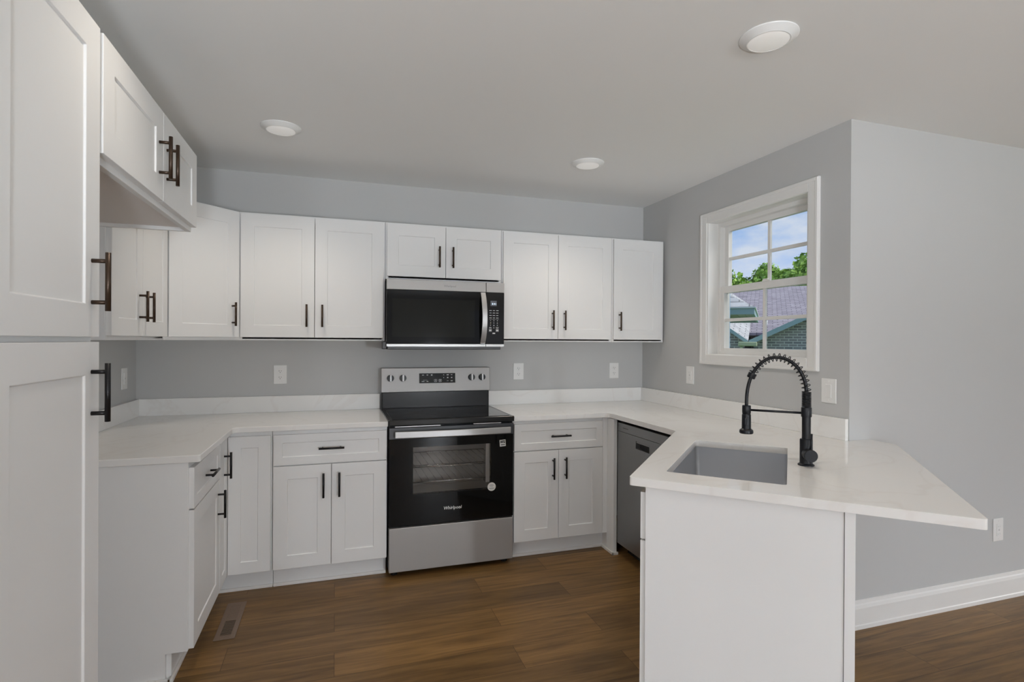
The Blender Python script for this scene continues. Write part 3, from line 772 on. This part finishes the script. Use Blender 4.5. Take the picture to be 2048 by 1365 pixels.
    mb.box(cx0, cx1, cy0, cy1, cz0 - 0.01, cz0); mb.box(cx0, cx1, cy0, cy1, cz1, cz1 + 0.01)
    mb.obj('oven_cavity', OVENIN, t)
    box(wx1 - 0.030, wx1 - 0.004, 0.012, 0.022, 0.515, 0.752).obj('rack_guide', STEELV, t, bevel=0.002)
    for z in (0.535, 0.625):
        mb = MB()
        for y in (cy0 + 0.01, cy1 - 0.02): mb.tube([(cx0 + 0.005, y, z), (cx1 - 0.005, y, z)], 0.003, 8)
        for k in range(15):
            x = cx0 + 0.012 + (cx1 - cx0 - 0.024) * k / 14; mb.tube([(x, cy0 + 0.01, z), (x, cy1 - 0.02, z)], 0.0016, 6)
        mb.obj('oven_rack', CHROME, t)
    # cooktop
    mb = MB(); mb.box(-0.004, w + 0.004, 0.003, D - 0.085, 0.896, 0.914); mb.box(0.0, w, -0.004, 0.018, 0.884, 0.917)
    mb.obj('cooktop_frame', BLKPLAST, t, bevel=0.004, seg=3)
    ct = box(0.022, w - 0.022, 0.030, D - 0.105, 0.9142, 0.9175).obj('cooktop', COOKTOP, t, bevel=0.0015)
    mb = MB()
    for (bx, by, r) in ((0.20, 0.15, 0.105), (0.56, 0.15, 0.085), (0.20, 0.40, 0.075), (0.56, 0.40, 0.10), (0.38, 0.42, 0.05)):
        for q in (r, r - 0.022):
            mb.ring([(bx + q * math.cos(2 * PI * k / 40), by + q * math.sin(2 * PI * k / 40)) for k in range(40)],
                    [(bx + (q - 0.0018) * math.cos(2 * PI * k / 40), by + (q - 0.0018) * math.sin(2 * PI * k / 40)) for k in range(40)], 0.9175, 0.91775)
    mb.obj('burner_ring', mat('burner_grey', (0.014, 0.014, 0.014), 0.2, spec=0.3), ct)
    # vent trim strip under the handle top
    box(0.035, 0.30, -0.0045, 0.0, 0.8765, 0.8805).obj('vent_trim', STEELV, t); box(0.50, w - 0.085, -0.0045, 0.0, 0.8765, 0.8805).obj('vent_trim', STEELV, t)
    # riser and control panel
    yb0 = D - 0.082
    box(0.004, w - 0.004, yb0 + 0.012, D - 0.002, 0.896, 1.028).obj('riser', BLKPLAST, t, bevel=0.006, seg=3)
    mb = MB(); pz0, pz1 = 1.026, 1.190
    A = [(yb0, pz0), (yb0 + 0.014, pz1), (D - 0.004, pz1), (D - 0.004, pz0)]
    P = [mb.v((0, y, z)) for y, z in A]; Q = [mb.v((w, y, z)) for y, z in A]
    for i in range(4): mb.bm.faces.new((P[i], P[(i + 1) % 4], Q[(i + 1) % 4], Q[i]))
    mb.bm.faces.new(P); mb.bm.faces.new(Q[::-1])
    cp = mb.obj('control_panel', STEEL, t, bevel=0.003)
    tilt = math.atan2(0.014, pz1 - pz0)
    def PM(x, z, out=0.0): return Matrix.Translation((x, yb0 + (z - pz0) * math.tan(tilt) - out, z)) @ Matrix.Rotation(-tilt, 4, 'X')
    mb = MB(); mb.M = PM(0.381, 1.118); mb.box(-0.126, 0.126, -0.0025, 0.002, -0.034, 0.034); dp = mb.obj('display_panel', GLOSSBLK, cp, bevel=0.001)
    mb = MB(); mb.M = PM(0.381, 1.118)
    for (x, z, a, b) in ((-0.100, 0.022, 0.012, 0.004), (-0.070, 0.022, 0.010, 0.004), (-0.040, 0.022, 0.011, 0.009), (0.044, 0.022, 0.005, 0.005), (0.072, 0.022, 0.014, 0.006), (0.100, 0.022, 0.010, 0.003),
                         (0.072, 0.003, 0.009, 0.007), (0.100, 0.003, 0.009, 0.007), (0.044, 0.003, 0.003, 0.006), (-0.100, -0.022, 0.018, 0.004), (-0.070, -0.022, 0.012, 0.004), (-0.085, -0.013, 0.03, 0.001), (0.072, -0.020, 0.012, 0.003), (0.100, -0.020, 0.014, 0.005)):
        mb.box(x - a / 2, x + a / 2, -0.0032, -0.0024, z - b / 2, z + b / 2)
    for x in (-0.013, 0.019):
        mb.M = PM(0.381 + x, 1.118 - 0.017)
        mb.M = mb.M @ Matrix.Rotation(PI / 2, 4, 'X')
        o_ = round_poly([(-0.010, -0.009), (0.010, -0.009), (0.010, 0.009), (-0.010, 0.009)], {0: 0.004, 1: 0.004, 2: 0.004, 3: 0.004}, 3)
        i_ = round_poly([(-0.0085, -0.0075), (0.0085, -0.0075), (0.0085, 0.0075), (-0.0085, 0.0075)], {0: 0.003, 1: 0.003, 2: 0.003, 3: 0.003}, 3)
        mb.ring(o_, i_, 0.0024, 0.0032); mb.box(-0.003, 0.003, -0.004, 0.004, 0.0024, 0.0032)
    mb.obj('lettering', MARK, cp)
    for x in (0.061, 0.144, 0.624, 0.700):
        ax = Vector((0, -math.cos(tilt), math.sin(tilt))); M0 = PM(x, 1.121)
        b = M0 @ Vector((0, 0, 0))
        MB().lathe([(0, 0.001), (0.0235, 0.001), (0.0225, 0.018), (0.021, 0.020), (0, 0.020)], 32, axis=tuple(ax), base=tuple(b)).obj('knob', BLKPLAST, cp, smooth_angle=35)
        mb = MB(); mb.M = M0; mb.box(-0.006, 0.006, -0.028, -0.019, -0.022, 0.022); mb.box(-0.0016, 0.0016, -0.030, -0.027, -0.020, 0.020)
        mb.obj('knob_grip', STEELV, cp, bevel=0.002)
rng()

# ------------------------------------------------------------------ microwave
def microwave():
    x0, x1, yF = 0.298, 1.056, 3.432
    z0, z1 = 1.340, 1.762
    t = thing('microwave', 'stainless and black over-the-range microwave mounted under the short cabinet', 'microwave', (x0, yF, z0))
    w, H, D = x1 - x0, z1 - z0, YB - yF - 0.004
    F = PI / 2
    box(0.004, w - 0.004, 0.028, D, 0.012, H).obj('body', mat('microwave_case', (0.10, 0.10, 0.10), 0.4, metal=0.5), t, bevel=0.003)
    mb = MB(); mb.box(0.006, w - 0.02, 0.01, D - 0.01, -0.018, 0.0115); mb.box(-0.022, 0.004, 0.03, 0.10, -0.016, 0.03)
    mb.obj('underside_grille', mat('microwave_base', (0.06, 0.06, 0.062), 0.4), t, bevel=0.004)
    sx = 0.634
    # door: steel top band, black glass field with window, steel bottom strip
    d = box(0.0, sx - 0.0015, 0.0, 0.027, 0.018, 0.356).obj('door', mat('door_glass', (0.004, 0.004, 0.004), 0.05, spec=0.10), t, bevel=0.002)
    box(0.035, sx - 0.075, -0.0008, 0.0, 0.062, 0.300).obj('door_window', mat('mesh_glass', (0.010, 0.010, 0.008), 0.06, spec=0.10), d)
    box(0.0, sx - 0.0015, -0.001, 0.027, 0.3565, H - 0.002).obj('top_band', STEEL, d, bevel=0.002)
    box(0.0, sx - 0.0015, -0.001, 0.027, 0.001, 0.0175).obj('bottom_strip', STEELV, d, bevel=0.001)
    mb = MB(); n = 18; prev = None
    for k in range(n + 1):
        z = 0.020 + 0.334 * k / n; u = 1 - (2 * k / n - 1) ** 2; y = -0.006 - 0.040 * u; xc = 0.612 + 0.004 * u
        cur = [mb.v((xc - 0.017, y, z)), mb.v((xc + 0.017, y, z)), mb.v((xc + 0.017, y + 0.010, z)), mb.v((xc - 0.017, y + 0.010, z))]
        if prev:
            for i in range(4): mb.bm.faces.new((prev[i], prev[(i + 1) % 4], cur[(i + 1) % 4], cur[i]))
        else: mb.bm.faces.new(cur)
        prev = cur
    mb.bm.faces.new(prev[::-1]); mb.box(0.597, 0.627, -0.008, 0.0, 0.020, 0.045); mb.box(0.597, 0.627, -0.008, 0.0, 0.33, 0.354)
    mb.obj('handle', STEELV, d, bevel=0.002)
    text('brand_lettering', 'Whirlpool', 0.019, (0.395, -0.0014, 0.387), (F, 0, 0), GREYPLAST, d, offset=0.0002)
    # control panel
    c = box(sx + 0.0015, w, 0.0, 0.027, 0.018, 0.356).obj('control_panel', mat('panel_black', (0.010, 0.009, 0.008), 0.12, spec=0.15), t, bevel=0.002)
    box(sx + 0.0015, w, -0.001, 0.027, 0.3565, H - 0.002).obj('top_band', STEEL, c, bevel=0.002)
    box(sx + 0.0015, w, -0.001, 0.027, 0.001, 0.0175).obj('bottom_strip', STEELV, c, bevel=0.001)
    box(0.664, 0.706, -0.0012, 0.0, 0.268, 0.302).obj('display', DISPLAY, c)
    text('display_digits', '8:41', 0.018, (0.689, -0.0016, 0.281), (F, 0, 0), DIGITS, c, offset=0.0002)
    mb = MB()
    for r, z in enumerate((0.238, 0.222, 0.206, 0.190)):
        for q, x in enumerate((0.665, 0.688, 0.711)):
            a = (0.016, 0.013, 0.016)[(q + r) % 3]; mb.box(x - a / 2, x + a / 2, -0.0006, -0.0001, z - 0.0016, z + 0.0016)
    mb.box(0.655, 0.722, -0.0006, -0.0001, 0.1795, 0.1802)
    for (x, z, a, b) in ((0.664, 0.128, 0.014, 0.002), (0.664, 0.123, 0.018, 0.002), (0.711, 0.128, 0.020, 0.002), (0.711, 0.122, 0.016, 0.002), (0.688, 0.089, 0.018, 0.008)):
        mb.box(x - a / 2, x + a / 2, -0.0006, -0.0001, z - b / 2, z + b / 2)
    for x in (0.664, 0.711):
        mb.box(x - 0.010, x + 0.010, -0.0006, -0.0001, 0.114, 0.1155); mb.box(x - 0.010, x + 0.010, -0.0006, -0.0001, 0.1005, 0.102)
        mb.box(x - 0.0085, x + 0.0085, -0.0006, -0.0001, 0.104, 0.112)
    mb.obj('lettering', MARK, c)
    for r, row in enumerate(('123', '456', '789', ' 0 ')):
        for q, ch in enumerate(row):
            if ch != ' ': text('key_digit', ch, 0.0115, (0.665 + 0.023 * q, -0.0004, 0.172 - 0.0158 * r), (F, 0, 0), MARK, c, offset=0.0002)
microwave()

# ------------------------------------------------------------------ dishwasher
def dishwasher():
    xF = 1.740; y1 = 3.139; w = 0.598
    t = thing('dishwasher', 'dark grey steel dishwasher under the counter between the corner and the peninsula', 'dishwasher', (xF, y1, 0), -PI / 2)
    box(0.003, w - 0.003, 0.05, 0.575, 0.085, 0.855).obj('body', BLKPLAST, t, bevel=0.002)
    box(0.006, w - 0.006, 0.075, 0.09, 0.006, 0.084).obj('toe_panel', BLKPLAST, t)
    for x in (0.04, w - 0.04): MB().lathe([(0, 0), (0.016, 0), (0.016, 0.084), (0, 0.084)], 12, base=(x, 0.3, 0)).obj('foot', BLKPLAST, t)
    # door with a pocket handle
    px0, px1, pz0, pz1 = 0.222, 0.372, 0.728, 0.775
    mb = MB(); mb.M = Matrix(((1, 0, 0, 0), (0, 0, 1, 0), (0, 1, 0, 0), (0, 0, 0, 1)))
    mb.ring([(0, 0.078), (w, 0.078), (w, 0.803), (0, 0.803)], [(px0, pz0), (px1, pz0), (px1, pz1), (px0, pz1)], 0.0, 0.045)
    d = mb.obj('door', SLATE, t, bevel=0.002)
    box(0, w, 0.0, 0.045, 0.8045, 0.858).obj('control_strip', SLATE, d, bevel=0.002)
    box(px0, px1, 0.030, 0.034, pz0, pz1).obj('handle_pocket', SLOT, d)
    mb = MB(); mb.box(px0 + 0.004, px1 - 0.004, 0.002, 0.010, pz1 - 0.012, pz1); mb.obj('handle_lip', SLATE, d, bevel=0.002)
    box(0.066, 0.130, -0.001, 0.0, 0.829, 0.832).obj('indicator_slot', SLOT, d)
dishwasher()

# ------------------------------------------------------------------ outlets and switches
def outlet(label, loc, rz, kind='outlet', w=0.076, h=0.122):
    t = thing('wall_outlet' if kind != 'switch' else 'light_switch', label, 'outlet' if kind != 'switch' else 'light switch', loc, rz, 'wall plates')
    box(-w / 2, w / 2, -0.006, -0.0005, -h / 2, h / 2).obj('cover_plate', OUTLET, t, bevel=0.003, seg=3)
    if kind == 'outlet':
        for s in (-1, 1):
            mb = MB(); mb.M = Matrix.Translation((0, -0.006, s * 0.0205)) @ Matrix.Rotation(PI / 2, 4, 'X')
            mb.prism([(0.0165 * math.cos(2 * PI * k / 24), max(-0.0125, min(0.0125, 0.0165 * math.sin(2 * PI * k / 24)))) for k in range(24)], 0.0001, 0.002)
            r = mb.obj('socket', OUTLET, t)
            mb = MB(); z = s * 0.0205
            mb.box(-0.0075, -0.0055, -0.0084, -0.0078, z - 0.001, z + 0.008); mb.box(0.0055, 0.0075, -0.0084, -0.0078, z, z + 0.007); mb.box(-0.002, 0.002, -0.0084, -0.0078, z - 0.009, z - 0.005)
            mb.obj('socket_slot', SLOT, r)
    else:
        r = box(-0.0165, 0.0165, -0.0085, -0.0055, -0.033, 0.033).obj('rocker', OUTLET, t, bevel=0.0015)
        if kind == 'gfci':
            mb = MB()
            for z in (-0.021, 0.019):
                mb.box(-0.0075, -0.0060, -0.0089, -0.0084, z - 0.004, z + 0.003); mb.box(0.0060, 0.0075, -0.0089, -0.0084, z - 0.003, z + 0.003)
            mb.box(-0.006, 0.006, -0.0089, -0.0084, -0.0035, -0.0010); mb.box(-0.006, 0.006, -0.0089, -0.0084, 0.0012, 0.0037)
            mb.obj('socket_slot', mat('slot_grey', (0.45, 0.45, 0.45), 0.5), r)
    for z in ((0,) if kind == 'outlet' else (-0.048, 0.048)): MB().lathe([(0, 0), (0.003, 0), (0.0026, 0.0012), (0, 0.0014)], 12, axis=(0, -1, 0), base=(0, -0.006, z)).obj('screw', OUTLET, t)
outlet('white wall outlet on the back wall left of the range', (-0.343, YB, 1.152), 0, w=0.080)
outlet('white wall outlet on the back wall just right of the range', (1.296, YB, 1.153), 0, w=0.080)
outlet('white wall outlet on the back wall near the right corner, below the single-door cabinet', (2.092, YB, 1.150), 0, w=0.080)
outlet('white wall plate on the left wall above the counter beside the pantry handle', (XL, 3.641, 1.152), PI / 2, 'gfci', w=0.085)
outlet('white wall outlet on the window wall left of the window casing corner', (XR, 3.218, 1.149), -PI / 2, 'gfci', w=0.085)
outlet('white switch plate on the window wall right of the faucet', (XR, 2.099, 1.140), -PI / 2, 'switch', w=0.085)
outlet('white wall outlet low on the right wall below the counter tip', (3.408, YS, 0.376), 0, 'gfci', w=0.078)

# ------------------------------------------------------------------ recessed lights
def downlight(x, y, label, key='down'):
    t = thing('ceiling_light', label, 'ceiling light', (x, y, CEIL), 0, 'round flush ceiling lights')
    MB().lathe([(0.0, -0.0005), (0.097, -0.0005), (0.097, -0.004), (0.092, -0.008), (0.074, -0.017), (0.0715, -0.019), (0.068, -0.019), (0.068, -0.010), (0, -0.010)], 48).obj('trim_ring', mat('light_trim', (0.86, 0.86, 0.85), 0.6), t, smooth_angle=30)
    MB().lathe([(0, -0.0245), (0.022, -0.0240), (0.042, -0.0228), (0.058, -0.0208), (0.0675, -0.0180), (0.0675, -0.0105), (0, -0.0105)], 48).obj('lens', LENS, t, smooth_angle=50)
    d = bpy.data.lights.new('downlight', 'SPOT'); d.energy = LV[key]; d.spot_size = math.radians(130); d.spot_blend = 1.0; d.shadow_soft_size = 0.05; d.color = (1.0, 0.90, 0.78)
    o = bpy.data.objects.new('downlight', d); COL.objects.link(o); o.location = (x, y, CEIL - 0.08)
downlight(-0.268, 2.985, 'round white flush ceiling light nearest the left wall cabinets')
downlight(1.441, 2.985, 'smallest round white flush ceiling light, above the right of the range')
downlight(1.441, 1.545, 'largest round white flush ceiling light, above the peninsula')
downlight(-0.268, 1.545, 'added round white flush ceiling light above the fridge bay, beyond the top of the photo', 'fill_down4')  # unseen light, kept to brighten the fridge cabinet and pantry
downlight(-0.268, 0.0, 'added round white flush ceiling light just behind the camera', 'fill_down2')  # added with the row below to brighten the lower cabinets
for x, nm in ((-0.268, 'left'), (1.441, 'middle'), (3.15, 'right')):
    downlight(x, -1.6, 'added round white flush ceiling light over the living side, %s of the row' % nm, 'fill_down3')

# ------------------------------------------------------------------ floor register
def register():
    x0, x1, y0, y1 = -0.527, -0.437, 2.776, 3.146
    t = thing('floor_register', 'brown metal floor register in the planks before the corner cabinet', 'vent', (x0, y0, 0))
    w, l = x1 - x0, y1 - y0
    t.rotation_euler = (0, 0, 0)
    mb = MB()
    mb.ring([(-0.0, 0), (w, 0), (w, l), (0, l)], [(0.022, 0.038), (w - 0.022, 0.038), (w - 0.022, l - 0.038), (0.022, l - 0.038)], 0.0003, 0.004)
    mb.obj('frame', VENTM, t, bevel=0.0015)
    box(0.018, w - 0.018, 0.034, l - 0.034, 0.0003, 0.001).obj('duct_opening', SLOT, t)
    mb = MB(); n = 24
    for k in range(n):
        y = 0.038 + (l - 0.076) * (k + 0.5) / n
        if k < 12: mb.box(0.0222, w - 0.0222, y - 0.0022, y + 0.0016, 0.0012, 0.0034)
        else: mb.box(0.0222, w - 0.0222, y - 0.0056, y + 0.0056, 0.0012, 0.0034)
    mb.box(0.0222, w - 0.0222, l / 2 - 0.006, l / 2 + 0.006, 0.0012, 0.0036)
    mb.obj('louvres', VENTM, t)
register()

# ------------------------------------------------------------------ outside the window
AZ = math.atan2(-0.68301, 0.73041)      # outdoor frame: x to the right of the view, y away from it
def outloc(a, b, z): 
    R = Vector((0.73041, -0.68301)); Dd = Vector((0.68301, 0.73041)); p = R * a + Dd * b
    return (p.x, p.y, z)
GZ = -1.6
struct(box(-60, 90, -60, 90, GZ - 0.2, GZ).obj('ground', LAWN))
def slab_roof(mb, p0, p1, p2, p3, th=0.08):
    A = [mb.v(p) for p in (p0, p1, p2, p3)]; B = [mb.v((p[0], p[1], p[2] - th)) for p in (p0, p1, p2, p3)]
    mb.bm.faces.new(A); mb.bm.faces.new(B[::-1])
    for i in range(4): mb.bm.faces.new((A[i], B[i], B[(i + 1) % 4], A[(i + 1) % 4]))
def neighbour():
    b0 = 17.0
    t = thing('neighbour_house', 'grey brick house with purple grey shingled gables seen through the window', 'house', outloc(0, b0, GZ), AZ)
    z = lambda v: v - GZ
    # main block behind, ridge across the view
    mb = MB(); mb.box(-9, 9, 1.7, 17.0, 0, z(1.60)); mb.obj('main_wall', BRICKM, t)
    mb = MB(); slab_roof(mb, (-10, 1.2, z(1.658)), (10, 1.2, z(1.658)), (10, 8.6, z(3.72)), (-10, 8.6, z(3.72))); slab_roof(mb, (-10, 8.6, z(3.72)), (10, 8.6, z(3.72)), (10, 17.5, z(1.36)), (-10, 17.5, z(1.36)))
    mb.obj('main_roof', SHINGLE, t)
    def wing(name, xa, xe, za, ze, ridge_b, rm):
        """gable facing the view: apex at xa, eaves at xe and its mirror"""
        x2 = 2 * xa - xe; lo, hi = min(xe, x2), max(xe, x2)
        mb = MB(); P = [(lo + 0.12, 0), (hi - 0.12, 0), (hi - 0.12, z(ze) - 0.02), (xa, z(za) - 0.12), (lo + 0.12, z(ze) - 0.02)]
        A = [mb.v((x, 0.35, q)) for x, q in P]; B = [mb.v((x, ridge_b, q)) for x, q in P]
        mb.bm.faces.new(A); mb.bm.faces.new(B[::-1])
        for i in range(5): mb.bm.faces.new((A[i], A[(i + 1) % 5], B[(i + 1) % 5], B[i]))
        wl = mb.obj('gable_wall', BRICKM, t)
        for x_e in (lo, hi):
            mb = MB(); slab_roof(mb, (x_e, 0.0, z(ze)), (x_e, ridge_b, z(ze)), (xa, ridge_b, z(za)), (xa, 0.0, z(za)), 0.06); mb.obj('gable_roof', rm, t)
            mb = MB(); Q = [(x_e, z(ze) + 0.005), (xa, z(za) + 0.005), (xa, z(za) - 0.14), (x_e, z(ze) - 0.14)]
            A = [mb.v((x, -0.03, q)) for x, q in Q]; B = [mb.v((x, 0.0, q)) for x, q in Q]
            mb.bm.faces.new(A); mb.bm.faces.new(B[::-1])
            for i in range(4): mb.bm.faces.new((A[i], A[(i + 1) % 4], B[(i + 1) % 4], B[i]))
            mb.obj('rake_board', FASCIA, t)
    wing('right', 1.25, -0.48, 2.28, 1.42, 4.6, SHINGLE)
    # lower left wing: its pale roof rises to the left and back, meeting the main roof in a valley
    q = lambda a, b: z(1.415 - 0.73 * (a + 0.50) + 0.245 * b)
    mb = MB(); slab_roof(mb, (-0.50, 0.0, q(-0.50, 0)), (-0.50, 5.2, q(-0.50, 5.2)), (-2.3, 5.2, q(-2.3, 5.2)), (-2.3, 0.0, q(-2.3, 0)), 0.05); mb.obj('wing_roof', SHINGLE2, t)  # paler shingles put the sunlight on this slope into the colour
    mb = MB(); P = [(-0.62, 0), (-2.3, 0), (-2.3, q(-2.3, 0) - 0.1), (-0.62, q(-0.62, 0) - 0.1)]
    A = [mb.v((x, 0.25, h)) for x, h in P]; B = [mb.v((x, 1.1, h)) for x, h in P]
    mb.bm.faces.new(A); mb.bm.faces.new(B[::-1])
    for i in range(4): mb.bm.faces.new((A[i], A[(i + 1) % 4], B[(i + 1) % 4], B[i]))
    mb.obj('wing_wall', BRICKM, t)
    mb = MB(); Q = [(-0.50, q(-0.50, 0) + 0.005), (-2.3, q(-2.3, 0) + 0.005), (-2.3, q(-2.3, 0) - 0.11), (-0.50, q(-0.50, 0) - 0.11)]
    A = [mb.v((x, -0.03, h)) for x, h in Q]; B = [mb.v((x, 0.0, h)) for x, h in Q]
    mb.bm.faces.new(A); mb.bm.faces.new(B[::-1])
    for i in range(4): mb.bm.faces.new((A[i], A[(i + 1) % 4], B[(i + 1) % 4], B[i]))
    mb.obj('rake_board', FASCIA, t)
    mb = MB(); mb.box(-0.74, -0.26, -0.55, -0.04, z(1.26), z(1.38)); mb.box(-0.70, -0.62, -0.50, -0.42, 0, z(1.26)); mb.obj('gutter', mat('pale_green_gutter', (0.50, 0.56, 0.36), 0.5), t, bevel=0.02)
    MB().tube([(-0.03, 2.1, z(1.80)), (-0.03, 2.1, z(2.07))], 0.035, 10).obj('vent_pipe', FASCIAW, t)
neighbour()
def near_roof():
    t = thing('garage', 'low outbuilding with a pale shingled hip roof and teal fascia beyond the window', 'outbuilding', outloc(-2.2, 9.0, GZ), AZ)
    z = lambda v: v - GZ; r = 2.2 - 0.18
    mb = MB(); mb.box(-2, 1.30, 0.45, 3.6, 0, z(1.85)); mb.obj('wall', SIDING, t)
    # hip roof
    mb = MB(); e0, e1, e2_, e3 = (-2.4, 0, z(1.915)), (r, 0, z(1.915)), (r, 4.0, z(1.915)), (-2.4, 4.0, z(1.915))
    k0, k1 = (-0.4, 2.0, z(3.0)), (0.15, 2.0, z(3.0))
    V = [mb.v(p) for p in (e0, e1, e2_, e3, k0, k1)]
    for f in ((0, 1, 5, 4), (1, 2, 5), (2, 3, 4, 5), (3, 0, 4), (3, 2, 1, 0)): mb.bm.faces.new([V[i] for i in f])
    mb.obj('hip_roof', SHINGLE2, t)
    mb = MB(); mb.ring([(-2.4, 0.0), (r, 0.0), (r, 4.0), (-2.4, 4.0)], [(-2.36, 0.04), (r - 0.04, 0.04), (r - 0.04, 3.96), (-2.36, 3.96)], z(1.80), z(1.895)); mb.obj('fascia', FASCIA, t)
    mb = MB(); mb.ring([(-2.42, -0.02), (r + 0.02, -0.02), (r + 0.02, 4.02), (-2.42, 4.02)], [(-2.36, 0.04), (r - 0.04, 0.04), (r - 0.04, 3.96), (-2.36, 3.96)], z(1.895), z(1.914)); mb.obj('drip_edge', FASCIAW, t)
near_roof()
def tree(a, b, ztop, spread, seed, label):
    rnd = random.Random(seed)
    t = thing('tree', label, 'tree', outloc(a, b, GZ), AZ, 'trees behind the brick house')
    H = ztop - GZ
    MB().tube([(0, 0, 0), (0.1, 0, H * 0.35), (0, 0.1, H * 0.7)], [0.3, 0.22, 0.1], 10).obj('trunk', BARK, t)
    bm = bmesh.new()
    for k in range(60):
        th = rnd.uniform(0, 2 * PI); u = rnd.uniform(0.0, 1.0) ** 0.6
        c = Vector((math.cos(th) * spread * u * 0.8, math.sin(th) * spread * u * 0.8, H - 0.9 - (u ** 2) * spread * 0.55 - rnd.uniform(0, 1) * H * 0.38))
        r = rnd.uniform(0.55, 0.95)
        for i in range(120):
            d = Vector((rnd.gauss(0, 1), rnd.gauss(0, 1), rnd.gauss(0, 1))).normalized()
            p = c + d * r * rnd.uniform(0.75, 1.05); s = rnd.uniform(0.10, 0.20)
            n = (d + Vector((rnd.gauss(0, .5), rnd.gauss(0, .5), rnd.gauss(0, .5)))).normalized()
            a_ = n.orthogonal().normalized(); b_ = n.cross(a_)
            vs = [bm.verts.new(p + a_ * s * x + b_ * s * y * 0.7) for x, y in ((-1, 0), (0, -1), (1, 0), (0, 1))]
            bm.faces.new(vs)
    mb = MB(); mb.bm.free(); mb.bm = bm; mb.obj('crown', LEAF, t)
tree(-2.5, 40, 6.6, 2.0, 1, 'leafy green tree at the left edge of the window view')
tree(-0.2, 47, 7.9, 2.4, 2, 'leafy green tree in the middle of the window view')
tree(2.5, 40, 8.0, 2.9, 3, 'tallest leafy green tree, at the right of the window view')

# ------------------------------------------------------------------ globe fill lamps added behind the camera to even out the kitchen light
def fill_lamp(x, y, key, label):
    t = thing('fill_lamp', label, 'lamp', (x, y, 0), 0, 'added globe fill lamps')
    MB().lathe([(0, 0), (0.14, 0), (0.14, 0.012), (0.12, 0.02), (0, 0.022)], 24).obj('base', STEELV, t, smooth_angle=35)
    MB().tube([(0, 0, 0.02), (0, 0, 0.86)], 0.011, 10).obj('pole', STEELV, t)
    MB().lathe([(0.001, 1.21)] + [(0.18 * math.sin(PI * k / 14), 1.03 + 0.18 * math.cos(PI * k / 14)) for k in range(1, 14)] + [(0, 0.85)], 24).obj('globe', mat('lit_globe_' + key, (0.8, 0.8, 0.8), 0.5, fn=_emit(FILL_COL, LV[key])), t, smooth_angle=60)
fill_lamp(2.0, -4.7, 'fill_lamp0', 'added white globe fill lamp beside the glass door at the rear')
fill_lamp(-1.35, -4.7, 'fill_lamp1', 'added white globe fill lamp between the two rear windows')
fill_lamp(0.3, -2.6, 'fill_lamp2', 'added white globe fill lamp closest behind the camera')
fill_lamp(-4.4, -4.9, 'fill_lamp3', 'added white globe fill lamp in the far left corner of the room')
# uplighters added behind the camera to brighten the ceiling and upper walls
def uplighter(x, y, key, label):
    t = thing('fill_uplighter', label, 'lamp', (x, y, 0), 0, 'added uplighter fill lamps')
    MB().lathe([(0, 0), (0.14, 0), (0.14, 0.012), (0.12, 0.02), (0, 0.022)], 24).obj('base', STEELV, t, smooth_angle=35)
    MB().tube([(0, 0, 0.02), (0, 0, 0.86)], 0.011, 10).obj('pole', STEELV, t)
    MB().lathe([(0.0, 0.855), (0.05, 0.86), (0.10, 0.88), (0.13, 0.905), (0.127, 0.905), (0.098, 0.884), (0.05, 0.867), (0.0, 0.864)], 32).obj('bowl', STEELV, t, smooth_angle=60)
    if LV[key] > 0:
        d = bpy.data.lights.new('fill_uplight', 'SPOT'); d.energy = LV[key]; d.spot_size = math.radians(172); d.spot_blend = 0.25; d.shadow_soft_size = 0.12; d.color = FILL_COL
        o = bpy.data.objects.new('fill_uplight', d); COL.objects.link(o); o.location = (x, y, 0.915); o.rotation_euler = (PI, 0, 0)
uplighter(0.05, -1.5, 'fill_torch', 'added steel bowl uplighter behind the camera to the left')
uplighter(2.2, -1.6, 'fill_torch2', 'added steel bowl uplighter behind the camera to the right')
